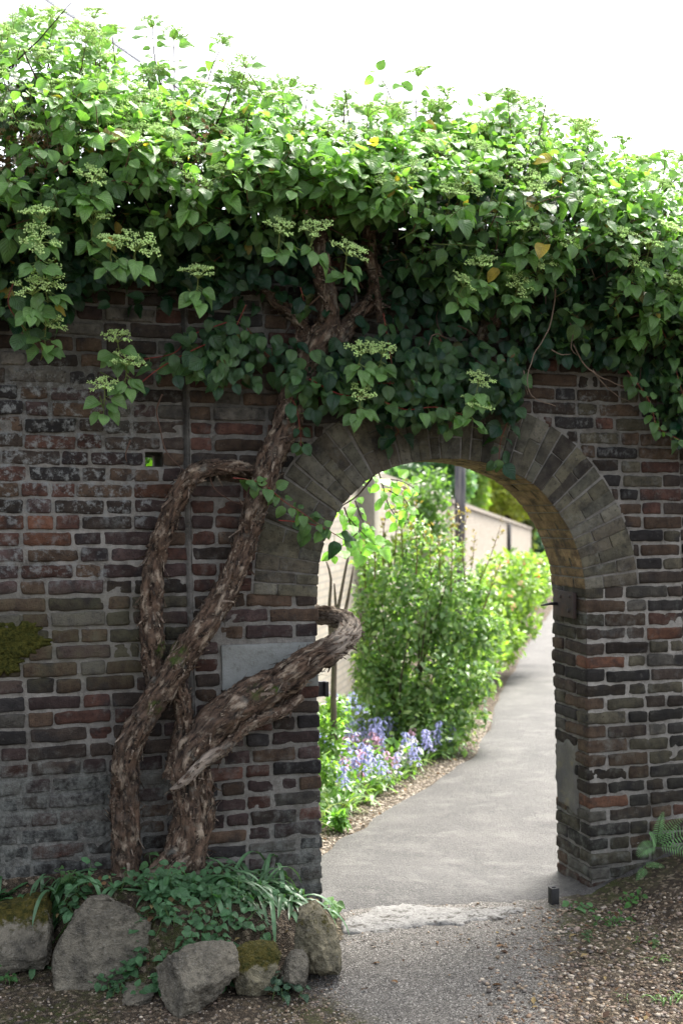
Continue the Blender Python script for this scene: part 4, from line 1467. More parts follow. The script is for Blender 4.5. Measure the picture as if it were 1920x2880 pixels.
rock(534, 648, 2172, 2292, .22, 'small rock with a bright yellow-green moss cushion on top', 'rock2', 4, .7, [(.2, -.9, .5, .7)], moss=1.0)
rock(640, 712, 2182, 2288, .17, 'small pitted brown rock between the mossy rock and the corner stone', 'rock', 5, .8, [(0, -.8, .6, .72)], moss=.15, lump=1.3)
rock(678, 782, 2096, 2272, .30, 'upright yellowish rock at the foot of the left gate jamb', 'rock2', 6, .6, [(-.3, -.9, .1, .66), (.7, -.6, .2, .72)], moss=.35, lump=1.3)
rock(282, 362, 2276, 2316, .2, 'low flat stone half buried between the grey slab and the tan boulder', 'rock', 7, .8, [], moss=.25)

# ------------------------------------------------------------------ threshold, ironwork
a = Acc()
TH = [(780, 2128), (800, 2120), (830, 2102), (862, 2088), (905, 2084), (960, 2083), (1040, 2080), (1110, 2078), (1198, 2074), (1200, 2084), (1168, 2094), (1150, 2104), (1090, 2112), (1060, 2124), (980, 2128), (920, 2140), (870, 2146), (820, 2152), (790, 2148)]
tp = np.array([G(*p, -.01) for p in TH])
S = spline(np.vstack([tp, tp[:1]]), .012)[:-1]
S = S + .012 * vnoise3(S, 17, 5) + .008 * vnoise3(S, 48, 6)
cx = np.stack([S[:, 0], np.full(len(S), 0.)], 1)
mid = np.stack([np.linspace(tp[:, 0].min() + .02, tp[:, 0].max() - .02, 2)], 0)
ring_n = len(S)
cen = S.copy()
# each rim point has an inner partner on the long axis of the strip
ax0, ax1 = G(810, 2135, -.01), G(1165, 2086, -.01)
axd = norm(ax1 - ax0)
tpar = np.clip((S - ax0) @ axd, 0, np.linalg.norm(ax1 - ax0))
cen = ax0 + tpar[:, None] * axd
rows = []
for f, h in ((0, -.012), (.06, .004), (.2, .010), (.35, .013), (.6, .014), (.85, .014), (1, .014)):
    P = S + (cen - S) * f
    P[:, 2] = gz(P[:, 0], P[:, 1]) + h + (.007 * fbm(P, 22, 3) + .004 * vnoise(P, 70, 8)) * (f > 0)
    rows.append(P)
V = np.concatenate(rows)
ii = np.arange(6 * ring_n)
k = ii % ring_n
nxt = ii - k + (k + 1) % ring_n
a.add(V, quads=np.stack([ii, nxt, nxt + ring_n, ii + ring_n], 1), tint=(.4, .4, .4))
b0 = G(980, 2110, 0)
thing('threshold_stone', a, MAT['thresh'], (b0[0], b0[1], 0), 'worn whitish threshold strip lying across the path under the arch', 'threshold')

def solid(acc, c, half, axes=None, r=.0015, tint=(.1, .1, .1)):
    t = Acc()
    rounded_slab(t, -half[0], half[0], -half[1], half[1], -half[2], half[2], 1, min(r, min(half) * .6), 0, (4, 4, 4))
    A = np.eye(3) if axes is None else np.array(axes)
    acc.add(t.V[0] @ A + np.asarray(c), quads=t.Q[0], tint=tint)

# iron gate pintle on the right reveal
hp = np.array([WID - .012 - SHEAR * 1.3, .17, 1.305])
hinge = empty('iron_bracket', hp, 'rusty iron gate bracket with a spike on the right reveal of the arch', 'bracket')
a = Acc()
solid(a, hp + np.array([-.004, 0, 0]), (.009, .10, .062), [(1, 0, .02), (0, 1, .03), (-.02, -.03, 1)])
plate = part('plate', a, MAT['iron'], hinge)
a = Acc()
tube(a, [hp + np.array([-.01, .06, -.005]), hp + np.array([-.05, .06, -.004]), hp + np.array([-.10, .06, -.012])], [.009, .007, .003], 10)
part('spike', a, MAT['black'], hinge)
for dy, dz in ((-.06, -.03), (.02, .035), (-.07, .04)):
    a = Acc()
    tube(a, [hp + np.array([-.008, dy, dz]), hp + np.array([-.02, dy, dz])], [.011, .008], 8)
    part('bolt', a, MAT['iron'], plate)
# latch keeper that pokes out from the back of the left jamb
lp = W(741, 1582, .30)
a = Acc()
solid(a, lp + np.array([-.055, 0, 0]), (.075, .012, .035))
solid(a, lp + np.array([.012, -.016, 0]), (.009, .012, .035))
thing('latch_keeper', a, MAT['black'], lp + np.array([-.12, 0, 0]), 'black iron latch keeper sticking out from behind the left jamb', 'latch')
# short square iron stop in the ground by the right pier
gp = G(1271, 2062, -.02)
a = Acc()
hw = .014
for s in ((-1, 0), (1, 0), (0, -1), (0, 1)):
    solid(a, gp + np.array([s[0] * hw, s[1] * hw, .004]), (.005 if s[0] else hw + .005, .005 if s[1] else hw - .005, .042))
solid(a, gp + np.array([0, 0, .0]), (.011, .011, .03))
thing('gate_stop', a, MAT['black'], gp, 'short square iron tube set in the ground at the foot of the right pier', 'gate stop')

# ------------------------------------------------------------------ gravel
PB = Acc()
V1, T1 = ICO1
def pebbles(n, fn, smin, smax, pal):
    for _ in range(n):
        p = fn()
        if p is None: continue
        x, y = p
        s = smin + (smax - smin) * random.random() ** 2.5
        sc = s * np.array([random.uniform(.8, 1.5), random.uniform(.7, 1.1), random.uniform(.4, .8)])
        an = random.uniform(0, 6.28)
        V = V1 * sc + .22 * s * vnoise3(V1 + random.random() * 50, 1.3, 2)
        c, s_ = math.cos(an), math.sin(an)
        V = np.stack([V[:, 0] * c - V[:, 1] * s_, V[:, 0] * s_ + V[:, 1] * c, V[:, 2]], 1)
        z = gz(x, y) + sc[2] * random.uniform(-.2, .5)
        PB.add(V + np.array([x, y, z]), tris=T1, tint=np.array(random.choice(pal)) * random.uniform(.7, 1.15))
PEB = [(.20, .15, .10), (.28, .22, .16), (.14, .10, .07), (.10, .085, .075), (.36, .31, .25), (.22, .17, .14), (.17, .15, .135), (.09, .065, .05), (.16, .11, .075)]
PALE = [(.30, .26, .21), (.38, .33, .27), (.24, .20, .16), (.2, .17, .14)]
def bank():
    px, py = random.uniform(1040, 1640), random.uniform(2040, 2400)
    if px < 1230 + (py - 2060) * -.35 + random.gauss(0, 60): return None
    g = G(px, py, .03)
    if g[1] > -.02 and g[0] > WID - .05: return None
    if g[1] > .3: return None
    return g[0], g[1]
pebbles(6500, bank, .003, .0105, PEB)
pebbles(90, bank, .011, .017, PALE + PEB)
def leftstrip():
    px, py = random.uniform(-40, 800), random.uniform(2230, 2400)
    if py < 2265 + random.gauss(0, 25) and px < 650: return None
    g = G(px, py, 0)
    return g[0], g[1]
pebbles(2200, leftstrip, .0025, .007, PEB)
def gate():
    px, py = random.uniform(770, 1300), random.uniform(2070, 2180)
    g = G(px, py, -.01)
    return (g[0], g[1]) if random.random() < .75 else None
pebbles(900, gate, .002, .006, PEB)
def pathedge():
    zc = random.uniform(5.35, 11)
    x, y = fromcam(path_left(zc) - abs(random.gauss(0, .13)) + .07, zc)
    return (x, y) if y > .4 else None
pebbles(4200, pathedge, .004, .012, PALE)
def front():
    px, py = random.uniform(600, 1300), random.uniform(2130, 2380)
    g = G(px, py, 0)
    return g[0], g[1]
pebbles(1600, front, .0015, .0036, [(.2, .185, .165), (.28, .26, .235), (.12, .11, .10), (.34, .32, .295), (.16, .14, .12)])
o = obj('gravel', PB, tinted('pebble', .8, 0, 120))
o['kind'] = 'stuff'

LL = Leaves()
for _ in range(420):
    k_ = random.random()
    if k_ < .45:
        x = random.uniform(-1.4, .0)
        y = random.uniform(float(bed_edge(x)), -.03)
    elif k_ < .75:
        g_ = bank()
        if g_ is None: continue
        x, y = g_
    else:
        g_ = pathedge() if random.random() < .85 else front()
        if g_ is None: continue
        x, y = g_
    LL.add(np.array([x, y, gz(x, y) + .006]), norm(R.normal(size=3) * np.array([1, 1, .25])), norm(UP + R.normal(size=3) * .35), random.uniform(.012, .04), random.choice(((.10, .055, .03), (.16, .09, .045), (.06, .035, .022), (.2, .15, .07))), 0)
a = Acc()
LL.build(a, LOW, uv=False)
o = obj('leaf_litter', a, MAT['dry'])
o['kind'] = 'stuff'

# ------------------------------------------------------------------ plants of the raised bed and the bank
def herb(px, py, z, n_stems, h, size, col, label, cat='plant', group=None, name='leafy_plant', spread=.07, y=None, world=None):
    p = world.copy() if world is not None else (G(px, py, z) if y is None else W(px, py, y))
    p[2] = gz(p[0], p[1])
    root = empty(name, p, label, cat, group)
    lv = Leaves()
    for _ in range(n_stems):
        b = p + np.array([random.gauss(0, spread), random.gauss(0, spread * .6), 0])
        b[2] = gz(b[0], b[1]) - .004
        hh = h * random.uniform(.5, 1.15)
        d = norm(UP + R.normal(size=3) * .3 + FW * .12)
        k = R.normal(size=3) * .15
        pts = [b + d * hh * t + k * hh * t * t for t in (0, .35, .7, 1)]
        st = Acc()
        tube(st, pts, [.0018, .0016, .0013, .001], 4, (.09, .15, .05), caps=False)
        part('stem', st, MAT['twig'], root)
        perp = norm(np.cross(d, R.normal(size=3)))
        m = max(2, int(hh / .032))
        for i in range(m):
            t = (i + 1) / m
            q = b + d * hh * t + k * hh * t * t
            ax = perp if i % 2 == 0 else np.cross(d, perp)
            for sg in (-1, 1):
                yv = norm(ax * sg + d * .25 + np.array([0, 0, -random.uniform(0, .5)]) + R.normal(size=3) * .15)
                lv.add(q + yv * size * .2, yv, norm(UP + FW * .35 + R.normal(size=3) * .2), size * 1.2 * random.uniform(.7, 1.15) * (1.15 - .45 * t), np.array(col) * random.uniform(.8, 1.25))
    a_ = Acc()
    lv.build(a_)
    part('leaves', a_, MAT['herb'], root)
    return root
GR = (.06, .15, .065)
herb(325, 1985, .27, 1, .17, .05, (.05, .13, .04), 'single upright leafy shoot growing between the two stem bases', y=-.16)
herb(405, 2085, .2, 4, .045, .034, GR, 'low mint-like leafy plant at the foot of the shaggy trunk', spread=.11)
herb(300, 2062, .25, 5, .06, .034, GR, 'small leafy plant under the left stem, behind the grey slab', spread=.07)
herb(190, 2060, .25, 7, .09, .045, GR, 'leafy plant in the gap behind the mossy rock and grey slab', spread=.05)
herb(430, 2120, .12, 16, .09, .042, GR, 'dense leafy plant just behind the tan boulder', spread=.09)
for k_, (hx, hy, hz_, lab) in enumerate(((385, 2120, .16, 'green mint-like plant at the right shoulder of the grey slab'), (470, 2150, .10, 'green mint-like plant right behind the top of the tan boulder'), (520, 2130, .10, 'green mint-like plant between the tan boulder and the strap leaves'),
                       (345, 2110, .2, 'green mint-like plant above the corner of the grey slab'), (450, 2085, .2, 'green mint-like plant in front of the thick trunk'), (585, 2150, .06, 'green mint-like plant under the arching strap leaves'), (400, 2155, .08, 'green mint-like plant in the notch right of the grey slab'))):
    herb(hx, hy, hz_, 6, .055, .036, GR, lab, spread=.055)
for k_, (wx, wy, lab) in enumerate(((-.88, .10, 'mint-like plant spilling down the bank beside the right edge of the grey slab'), (-.80, .13, 'mint-like plant in the middle of the bed in front of the fork of the stems'), (-.70, .08, 'mint-like plant on the bank directly above the tan boulder'), (-.62, .12, 'mint-like plant between the trunk base and the tan boulder'),
                       (-.58, .06, 'mint-like plant on the bank left of the mossy stone'), (-.78, .03, 'mint-like plant hanging over the left side of the tan boulder'), (-.50, .14, 'mint-like plant among the roots of the strap leaves'), (-.93, .02, 'mint-like plant at the lower right corner of the grey slab'))):
    g_ = np.array([wx, bed_edge(wx) + wy, 0.])
    herb(0, 0, 0, 11, .06, .040, GR, lab, spread=.05, world=g_)
herb(375, 2190, .06, 10, .12, .05, GR, 'leafy plant squeezed between the grey slab and the tan boulder', spread=.045)
herb(148, 2165, .05, 5, .10, .03, (.07, .16, .05), 'small bright cleavers plant between the mossy rock and the slab', spread=.02)
herb(515, 2090, .14, 9, .07, .036, GR, 'sprawling leafy plant beside the arching strap leaves', spread=.08)
herb(648, 2290, .0, 8, .085, .036, (.028, .075, .04), 'dark leafy plant in front of the small mossy rock', spread=.05)
herb(15, 2262, .0, 3, .05, .03, (.04, .12, .03), 'tiny weed in the soil under the mossy rock', spread=.03)
herb(262, 2288, .0, 4, .05, .03, (.035, .10, .04), 'tiny weed in front of the grey slab', spread=.03)
herb(760, 2110, .0, 3, .06, .05, (.09, .2, .05), 'broad-leaved weed at the bottom corner of the left jamb', spread=.02)
herb(1330, 2085, -.03, 4, .05, .032, (.06, .16, .05), 'small weed at the front of the right pier', spread=.03)
herb(1400, 2105, .0, 7, .05, .024, (.05, .13, .03), 'low ragged weed on the gravel bank by the pier corner', spread=.05)
herb(1445, 2035, .05, 4, .06, .03, (.05, .15, .03), 'small weed on the bank just below the fern', spread=.03)
herb(1360, 2140, .0, 4, .03, .02, (.05, .12, .04), 'tiny weed among pebbles on the bank', spread=.04)
herb(1500, 2120, .08, 5, .03, .02, (.06, .12, .03), 'flat yellow-green weed in the middle of the bank', spread=.05)

def strap(px, py, z, n, L, wd, col, label, lean_=(0, 0, 0), spread=.05, name='strap_leaved_plant', y=None, group=None):
    p = G(px, py, z) if y is None else W(px, py, y)
    p[2] = gz(p[0], p[1])
    a_ = Acc()
    for _ in range(n):
        b = p + np.array([random.gauss(0, spread), random.gauss(0, spread * .6), 0])
        b[2] = gz(b[0], b[1]) - .005
        an = random.uniform(0, 2 * math.pi)
        d = norm(np.array([math.cos(an), math.sin(an) * .7, random.uniform(.55, 1.5)]) + np.array(lean_))
        l = L * random.uniform(.55, 1.15)
        hd = norm(np.array([d[0], d[1], 0]))
        pts, q, dirn = [], b.copy(), d.copy()
        m = 11
        for i in range(m):
            pts.append(q.copy())
            q = q + dirn * l / m
            dirn = norm(dirn + np.array([0, 0, -.24 - .02 * i]) + hd * .03)
            gzq = gz(q[0], q[1]) + .006
            q[2] = max(q[2], gzq)
        pts = np.array(pts)
        T = norm(np.gradient(pts, axis=0))
        side = norm(np.cross(T, UP + .001))
        nm = np.cross(side, T)
        t = np.linspace(0, 1, m)
        wv = wd * random.uniform(.75, 1.2) * np.minimum(1, (1 - t) * 3.2) ** .7 * (.75 + .25 * np.minimum(1, t * 4))
        V = np.stack([pts - side * wv[:, None] + nm * wv[:, None] * .35, pts, pts + side * wv[:, None] + nm * wv[:, None] * .35], 1).reshape(-1, 3)
        ii = np.arange((m - 1) * 3).reshape(-1, 3)[:, :-1].ravel()
        a_.add(V, quads=np.stack([ii, ii + 1, ii + 4, ii + 3], 1), tint=np.array(col) * random.uniform(.75, 1.3))
    return thing(name, a_, MAT['strap'], p, label, 'plant', group)
SG = (.085, .17, .085)
strap(565, 2085, .12, 70, .34, .008, SG, 'big clump of arching strap leaves in front of the brick jamb', (.35, -.25, 0), .085)
strap(640, 2105, .08, 40, .30, .008, SG, 'arching strap leaves tumbling over the small rocks', (.35, -.4, 0), .06)
strap(470, 2105, .15, 26, .30, .012, (.06, .145, .06), 'broad green strap leaves lying behind the tan boulder', (.1, -.5, -.3), .07)
strap(90, 2040, .27, 26, .30, .010, SG, 'strap leaves flopping over the back of the mossy rock', (.5, -.4, -.4), .08)
strap(-10, 2030, .28, 16, .22, .011, (.05, .13, .05), 'upright strap leaves at the far left end of the bed', (.2, -.1, 0), .04)
strap(265, 2060, .26, 12, .22, .011, SG, 'few strap leaves between the slab and the left stem', (.3, -.4, -.2), .05)
strap(110, 2035, .28, 14, .15, .022, (.05, .12, .05), 'broad dock-like leaves against the wall at the left', (.3, -.1, .1), .04)
strap(1545, 2240, .1, 14, .10, .003, (.08, .16, .03), 'small tuft of grass at the right edge of the bank', (0, 0, .3), .03, name='grass_tuft')
strap(1520, 2155, .08, 8, .07, .003, (.08, .17, .03), 'thin tuft of grass on the bank below the fern', (0, 0, .3), .02, name='grass_tuft')
strap(1440, 2290, .02, 6, .05, .002, (.07, .12, .03), 'sparse grass blades low on the bank near the bottom', (0, 0, .3), .03, name='grass_tuft')
strap(560, 2195, .02, 30, .14, .003, (.045, .11, .04), 'fine grass tuft between the tan boulder and mossy stone', (0, -.2, .1), .04, name='grass_tuft')

def fern(base, fronds, label):
    root = empty('fern', base, label, 'fern')
    for (dx, dy, dz, L) in fronds:
        d = norm(np.array([dx, dy, dz]))
        lv = Leaves()
        a_ = Acc()
        pts, q, dr = [], np.array(base, float), d.copy()
        m = 17
        for i in range(m):
            pts.append(q.copy())
            q = q + dr * L / m
            dr = norm(dr + np.array([0, -.012, -.035]))
        pts = np.array(pts)
        tube(a_, pts, np.linspace(.0018, .0006, m), 4, (.07, .13, .03), caps=False)
        a_.U = [np.zeros((len(v), 2)) for v in a_.V]
        T = norm(np.gradient(pts, axis=0))
        for i in range(2, m):
            t = i / m
            side = norm(np.cross(T[i], norm(FW + UP * .6)))
            ln = L * .17 * math.sin(math.pi * min(1, .18 + .82 * t)) ** .8 + .003
            for sg in (-1, 1):
                lv.add(pts[i], norm(side * sg + T[i] * .35 + np.array([0, 0, -.1])), norm(FW + UP * .7), ln, np.array((.085, .20, .055)) * random.uniform(.8, 1.25), 0)
        lv.build(a_, [leaf_template(nl=4, nw=3, wid=.17, droop=.1, fold=.1, prof=([0, .2, .6, 1], [.5, 1, .8, .05]))])
        part('frond', a_, MAT['strap'], root)
    return root
fb = W(1508, 1945, -.05)
fern(fb, [(-.95, -.5, .3, .22), (-.1, -.25, 1.0, .22), (.8, -.35, .6, .26), (.9, -.6, .1, .2), (.35, -.3, .9, .2), (-.6, -.5, .8, .18)], 'green fern growing out of the foot of the right wall')
fb = W(1478, 1990, -.05)
fern(fb, [(-.5, -.3, -.5, .12), (.7, -.5, .3, .10), (-.1, -.6, -.8, .11)], 'little fern drooping at the wall foot below the larger fern')

# ------------------------------------------------------------------ garden beyond the arch
def wall_line(Zc):
    return -.04 + .22 * (Zc - 12)
# pale brick wall running away on the left of the path
def pale_brick():
    m = M('pale_brick')
    uv = m.n('ShaderNodeUVMap').outputs[0]
    b = m.n('ShaderNodeTexBrick', i_Vector=uv, i_Scale=1.0)
    b.inputs['Color1'].default_value = (.42, .36, .29, 1)
    b.inputs['Color2'].default_value = (.52, .46, .39, 1)
    b.inputs['Mortar'].default_value = (.36, .33, .29, 1)
    b.inputs['Mortar Size'].default_value = .012
    b.inputs['Brick Width'].default_value = .23
    b.inputs['Row Height'].default_value = .075
    n = m.noise(m.coord(), 2.2, 4)
    m.base(m.mix(m.ramp(n, .4, .7, 0, .4), b.outputs[0], (.30, .27, .22)), .9, .2)
    return m.m
MAT['pale'] = pale_brick()
zc = np.concatenate([np.arange(5.9, 50, .9), [50]])
x0, y0 = fromcam(wall_line(12.), 12.)
gw = empty('boundary_wall', (x0, y0, 0), 'long pale brick boundary wall running away behind the garden shrubs', 'wall')
def wall_top(Z): return 2.32 - .033 * (Z - 12)
a = Acc()
def strip(acc, off0, off1, zlo, zhi):
    pts = []
    s = 0
    for k_, Zc in enumerate(zc):
        for off in (off0, off1):
            x, y = fromcam(wall_line(Zc) + off, Zc)
            lo, hi = (zlo(Zc), zhi(Zc))
            pts.append(((x, y, lo), (x, y, hi)))
    V = np.array(pts).reshape(len(zc), 4, 3)     # a lo, a hi, b lo, b hi
    U = np.zeros((len(zc), 4, 2))
    U[:, :, 0] = (zc * 1.025)[:, None]
    U[:, :, 1] = V[:, :, 2]
    Q = []
    for k_ in range(len(zc) - 1):
        a0, b0_ = k_ * 4, (k_ + 1) * 4
        for p, q in ((0, 1), (1, 3), (3, 2)):
            Q.append((a0 + p, b0_ + p, b0_ + q, a0 + q))
    Q += [(0, 1, 3, 2), ((len(zc) - 1) * 4 + 2, (len(zc) - 1) * 4 + 3, (len(zc) - 1) * 4 + 1, (len(zc) - 1) * 4)]
    acc.add(V.reshape(-1, 3), quads=Q, uv=U.reshape(-1, 2))
strip(a, 0., -.33, lambda Z: -.035 * (Z - 5.3) - .4, lambda Z: wall_top(Z) - .09)
mm = a.mesh('brickwork', smooth=False)
mm.transform(__import__('mathutils').Matrix.Translation((-x0, -y0, 0)))
obj('brickwork', mm, MAT['pale'], gw)
a = Acc()
strip(a, .045, -.375, lambda Z: wall_top(Z) - .088, lambda Z: wall_top(Z))
mm = a.mesh('coping', smooth=False)
mm.transform(__import__('mathutils').Matrix.Translation((-x0, -y0, 0)))
obj('coping', mm, simple('coping_stone', (.38, .33, .28), (.28, .25, .21), 6), gw)
for Zc in (7.2, 13.2, 17.6):
    a = Acc()
    x, y = fromcam(wall_line(Zc) + .08, Zc)
    xd, yd = norm(np.array(fromcam(.22, 1)) - np.array(fromcam(0, 0)))
    solid(a, (x, y, .6), (.12, .2, 1.6), [(yd, -xd, 0), (xd, yd, 0), (0, 0, 1)], r=.01)
    part('buttress', a, simple('buttress_stone', (.34, .31, .26), (.24, .22, .19), 5), gw)
a = Acc()
Zc = 36.
x, y = fromcam(wall_line(Zc) + .06, Zc)
tube(a, [(x, y, -.9), (x, y, wall_top(Zc) - .15)], .07, 8)
part('drain_pipe', a, MAT['black'], gw)

def bush(name, label, cat, blobs, nleaf, size, cols, stems=(), base=None, group=None, lowres=True, mat='gleaf', crown='leaves', upright=0., shell=.55):
    """blobs: (cx, cy, cz, rx, ry, rz) of the leafy mass"""
    B = np.array(blobs, float)
    base = np.array(base if base is not None else (B[0, 0], B[0, 1], gz(B[0, 0], B[0, 1])), float)
    root = empty(name, base, label, cat, group)
    lv = Leaves()
    vol = (B[:, 3] * B[:, 4] * B[:, 5]) ** (2 / 3)
    cnt = (nleaf * vol / vol.sum()).astype(int)
    for b, n_ in zip(B, cnt):
        u = norm(R.normal(size=(n_, 3)))
        rad = shell + (1 - shell) * R.random((n_, 1)) ** .6
        rad = rad * (1 + .22 * fbm(u, 2.2, int(abs(b[0] * 7)) % 50)[:, None])
        P = b[:3] + u * rad * b[3:]
        for p, uu in zip(P, u):
            y = norm(uu * .6 + R.normal(size=3) * .6 + UP * upright)
            z = norm(uu + UP * .9 + R.normal(size=3) * .4)
            c = np.array(cols[random.randrange(len(cols))]) * random.uniform(.75, 1.3)
            lv.add(p, y, z, size * random.uniform(.7, 1.3), c, 0)
    a_ = Acc()
    lv.build(a_, LOW, uv=False)
    part(crown, a_, MAT[mat], root)
    if len(stems):
        s_ = Acc()
        for st in stems:
            P = np.array(st, float)
            if crown != 'crown': s_ = Acc()
            tube(s_, spline(P[:, :3], .08), np.interp(np.linspace(0, 1, len(spline(P[:, :3], .08))), np.linspace(0, 1, len(P)), P[:, 3]), 7, (.06, .045, .035))
            if crown != 'crown': part('stem', s_, MAT['twig'], root)
        if crown == 'crown': part('trunk', s_, MAT['twig'], root)
    return root

# the big glossy shrub beside the path
GL = [(.16, .27, .11), (.20, .32, .13), (.12, .22, .09), (.27, .37, .16)]
def blob(px, py, Z, rx, rz, ry=None):
    c = D(px, py, Z)
    k_ = Z * K / FPX
    return (c[0], c[1], c[2], rx * k_, (ry or rx) * k_, rz * k_)
Zs = 9.2
bb = D(935, 1760, Zs)
base = np.array([bb[0], bb[1], gz(bb[0], bb[1])])
stems = []
for i in range(16):
    an = i * 2.4
    t_ = base + np.array([math.cos(an) * random.uniform(.2, .6), math.sin(an) * .4, random.uniform(.9, 1.4)])
    stems.append([(*(base + np.array([math.cos(an) * .08, math.sin(an) * .08, 0])), .011), (*((base + t_) / 2 + R.normal(size=3) * .05), .008), (*t_, .003)])
shrub = bush('shrub', 'large glossy green shrub with reddish upright shoots beside the path', 'shrub',
     [blob(930, 1400, Zs, 115, 110), blob(900, 1330, Zs, 75, 75), blob(990, 1390, Zs, 105, 105), blob(1050, 1430, Zs, 85, 95), blob(870, 1500, Zs, 70, 110), blob(960, 1550, Zs, 130, 110), blob(1040, 1560, Zs - .3, 70, 80),
      blob(990, 1650, Zs - .3, 95, 80), blob(910, 1600, Zs, 90, 100), blob(1085, 1480, Zs, 60, 80), blob(1020, 1700, Zs - .5, 60, 40),
      blob(1100, 1350, Zs, 35, 50), blob(1130, 1440, Zs, 40, 30), blob(850, 1280, Zs, 30, 50), blob(1075, 1640, Zs - .4, 45, 40), blob(1110, 1560, Zs - .3, 40, 35), blob(840, 1420, Zs, 40, 50), blob(845, 1540, Zs - .2, 40, 60), blob(850, 1630, Zs - .3, 45, 50), blob(855, 1300, Zs + .3, 40, 60), blob(960, 1250, Zs, 40, 60), blob(1030, 1290, Zs, 35, 60)],
     11000, .055, GL, stems, base, shell=.35)
# reddish new shoots that stand above it
lv, st = Leaves(), Acc()
for (px, py0, py1, tl) in ((880, 1300, 1165, 8), (905, 1300, 1130, -4), (925, 1300, 1120, 4), (945, 1300, 1150, 10), (860, 1330, 1210, -14), (970, 1330, 1200, 6), (1035, 1360, 1180, 2), (1045, 1340, 1165, 12), (1060, 1380, 1230, 30), (1090, 1360, 1205, 60),
                           (990, 1340, 1215, 0), (840, 1360, 1250, -10), (1010, 1350, 1240, -6), (915, 1300, 1105, 16), (1070, 1350, 1170, 4), (895, 1320, 1190, -20), (955, 1320, 1180, -12), (1110, 1400, 1290, 40)):
    Zq = Zs + random.uniform(-.3, .3)
    p0, p1 = D(px, py0, Zq), D(px + tl, py1, Zq)
    S = spline([p0, (p0 + p1) / 2 + R.normal(size=3) * .02, p1], .03)
    st = Acc()
    tube(st, S, np.linspace(.006, .002, len(S)), 4, (.14, .07, .05), caps=False)
    part('shoot_stem', st, MAT['twig'], shrub)
    for i, q in enumerate(S[2:]):
        t_ = (i + 2) / len(S)
        for sg in (0, 1, 2):
            if random.random() < .25: continue
            an = random.uniform(0, 6.28)
            q = q + R.normal(size=3) * .012
            y = norm(np.array([math.cos(an), math.sin(an), random.uniform(.3, 1.6)]))
            c = np.array((.09, .17, .05)) * (1 - t_) + np.array((.20, .135, .065)) * t_
            lv.add(q, y, norm(UP + R.normal(size=3) * .3), random.uniform(.03, .062) * (1.15 - .4 * t_), c * random.uniform(.8, 1.2), 0)
a = Acc()
lv.build(a, LOW, uv=False)
part('young_foliage', a, MAT['gleaf'], shrub)

# yellow-green azalea further along with red and peach flowers
AZ = [(.22, .33, .09), (.18, .29, .08), (.26, .36, .11), (.15, .25, .075)]
az = bush('azalea', 'rounded yellow-green azalea with a few red and peach flowers further along the path', 'shrub',
     [blob(1165, 1350, 14.5, 80, 80), blob(1210, 1340, 15, 55, 75), blob(1130, 1420, 14, 70, 85), blob(1180, 1430, 14.3, 60, 60), blob(1235, 1330, 16, 30, 60), blob(1090, 1500, 13, 70, 75), blob(1150, 1470, 13.6, 50, 55), blob(1060, 1570, 12, 60, 60)],
     4600, .085, AZ, shell=.4, upright=.3, base=(*fromcam(1.0, 13.6), gz(*fromcam(1.0, 13.6))))
for (px, py, col) in ((1236, 1324, (.62, .05, .03)), (1204, 1292, (.62, .30, .16)), (1240, 1290, (.60, .33, .2)), (1172, 1365, (.60, .36, .18)), (1195, 1340, (.55, .33, .2)), (1165, 1290, (.5, .2, .08)), (1178, 1395, (.62, .32, .2)),
                      (1145, 1300, (.6, .4, .22)), (1212, 1360, (.55, .25, .12)), (1225, 1395, (.6, .2, .13)), (1200, 1320, (.3, .04, .03)), (1140, 1330, (.55, .4, .25))):
    c = D(px, py, 13.5 if px < 1200 else 14.4)
    lv = Leaves()
    for j in range(9):
        lv.add(c + R.normal(size=3) * .015, norm(R.normal(size=3) + FW * .5), norm(FW + UP * .5 + R.normal(size=3) * .4), random.uniform(.024, .038), np.array(col) * random.uniform(.85, 1.2), 0)
    a = Acc()
    lv.build(a, LOW, uv=False)
    part('flower', a, MAT['petal'], az)

# small pale climber and bare stems by the wall
bush('wall_shrub', 'tall light green shrub trained up the pale boundary wall', 'shrub', [blob(960, 1180, 13, 45, 60), blob(985, 1130, 13, 50, 60), blob(1000, 1220, 13, 45, 70), blob(950, 1260, 13, 50, 60)], 1500, .07,
     [(.11, .2, .06), (.14, .24, .07), (.09, .17, .06)], shell=.3)
a = Acc()
for pts in (([(762, 1460), (778, 1390), (795, 1300), (806, 1250)]), ([(785, 1440), (800, 1370), (812, 1300)]), ([(760, 1470), (756, 1400), (760, 1330), (750, 1290)]), ([(770, 1480), (772, 1420), (768, 1340)])):
    S = spline([D(*p, 6.9) for p in pts], .05)
    tube(a, S, np.linspace(.014, .006, len(S)), 7, (.17, .14, .115))
b0 = D(772, 1500, 6.9)
for pts in ([(768, 1700), (766, 1600), (770, 1470)],):
    S = spline([D(*p, 6.9) for p in pts], .05)
    tube(a, S, np.linspace(.022, .016, len(S)), 7, (.15, .125, .10))
thing('bare_shrub', a, MAT['twig'], (b0[0], b0[1], gz(b0[0], b0[1])), 'bare dark woody stems of a shrub in front of the pale wall', 'shrub')

# telegraph pole
pp = D(1290 / K, 1500 / K, 21.5)
pz = gz(pp[0], pp[1])
a = Acc()
tube(a, [(pp[0], pp[1], pz - .3), (pp[0] + .03, pp[1], 2.5), (pp[0] + .06, pp[1], 6.5)], [.105, .10, .085], 14)
mw = M('pole_wood')
cw = mw.mapped(mw.coord(), (30, 30, 1.5))
nw_ = mw.noise(cw, 1., 4)
mw.base(mw.mix(mw.ramp(nw_, .4, .6), (.055, .06, .08), (.22, .21, .21)), .85, .3)
thing('telegraph_pole', a, mw.m, (pp[0], pp[1], pz), 'weathered grey telegraph pole standing by the pale boundary wall', 'pole')

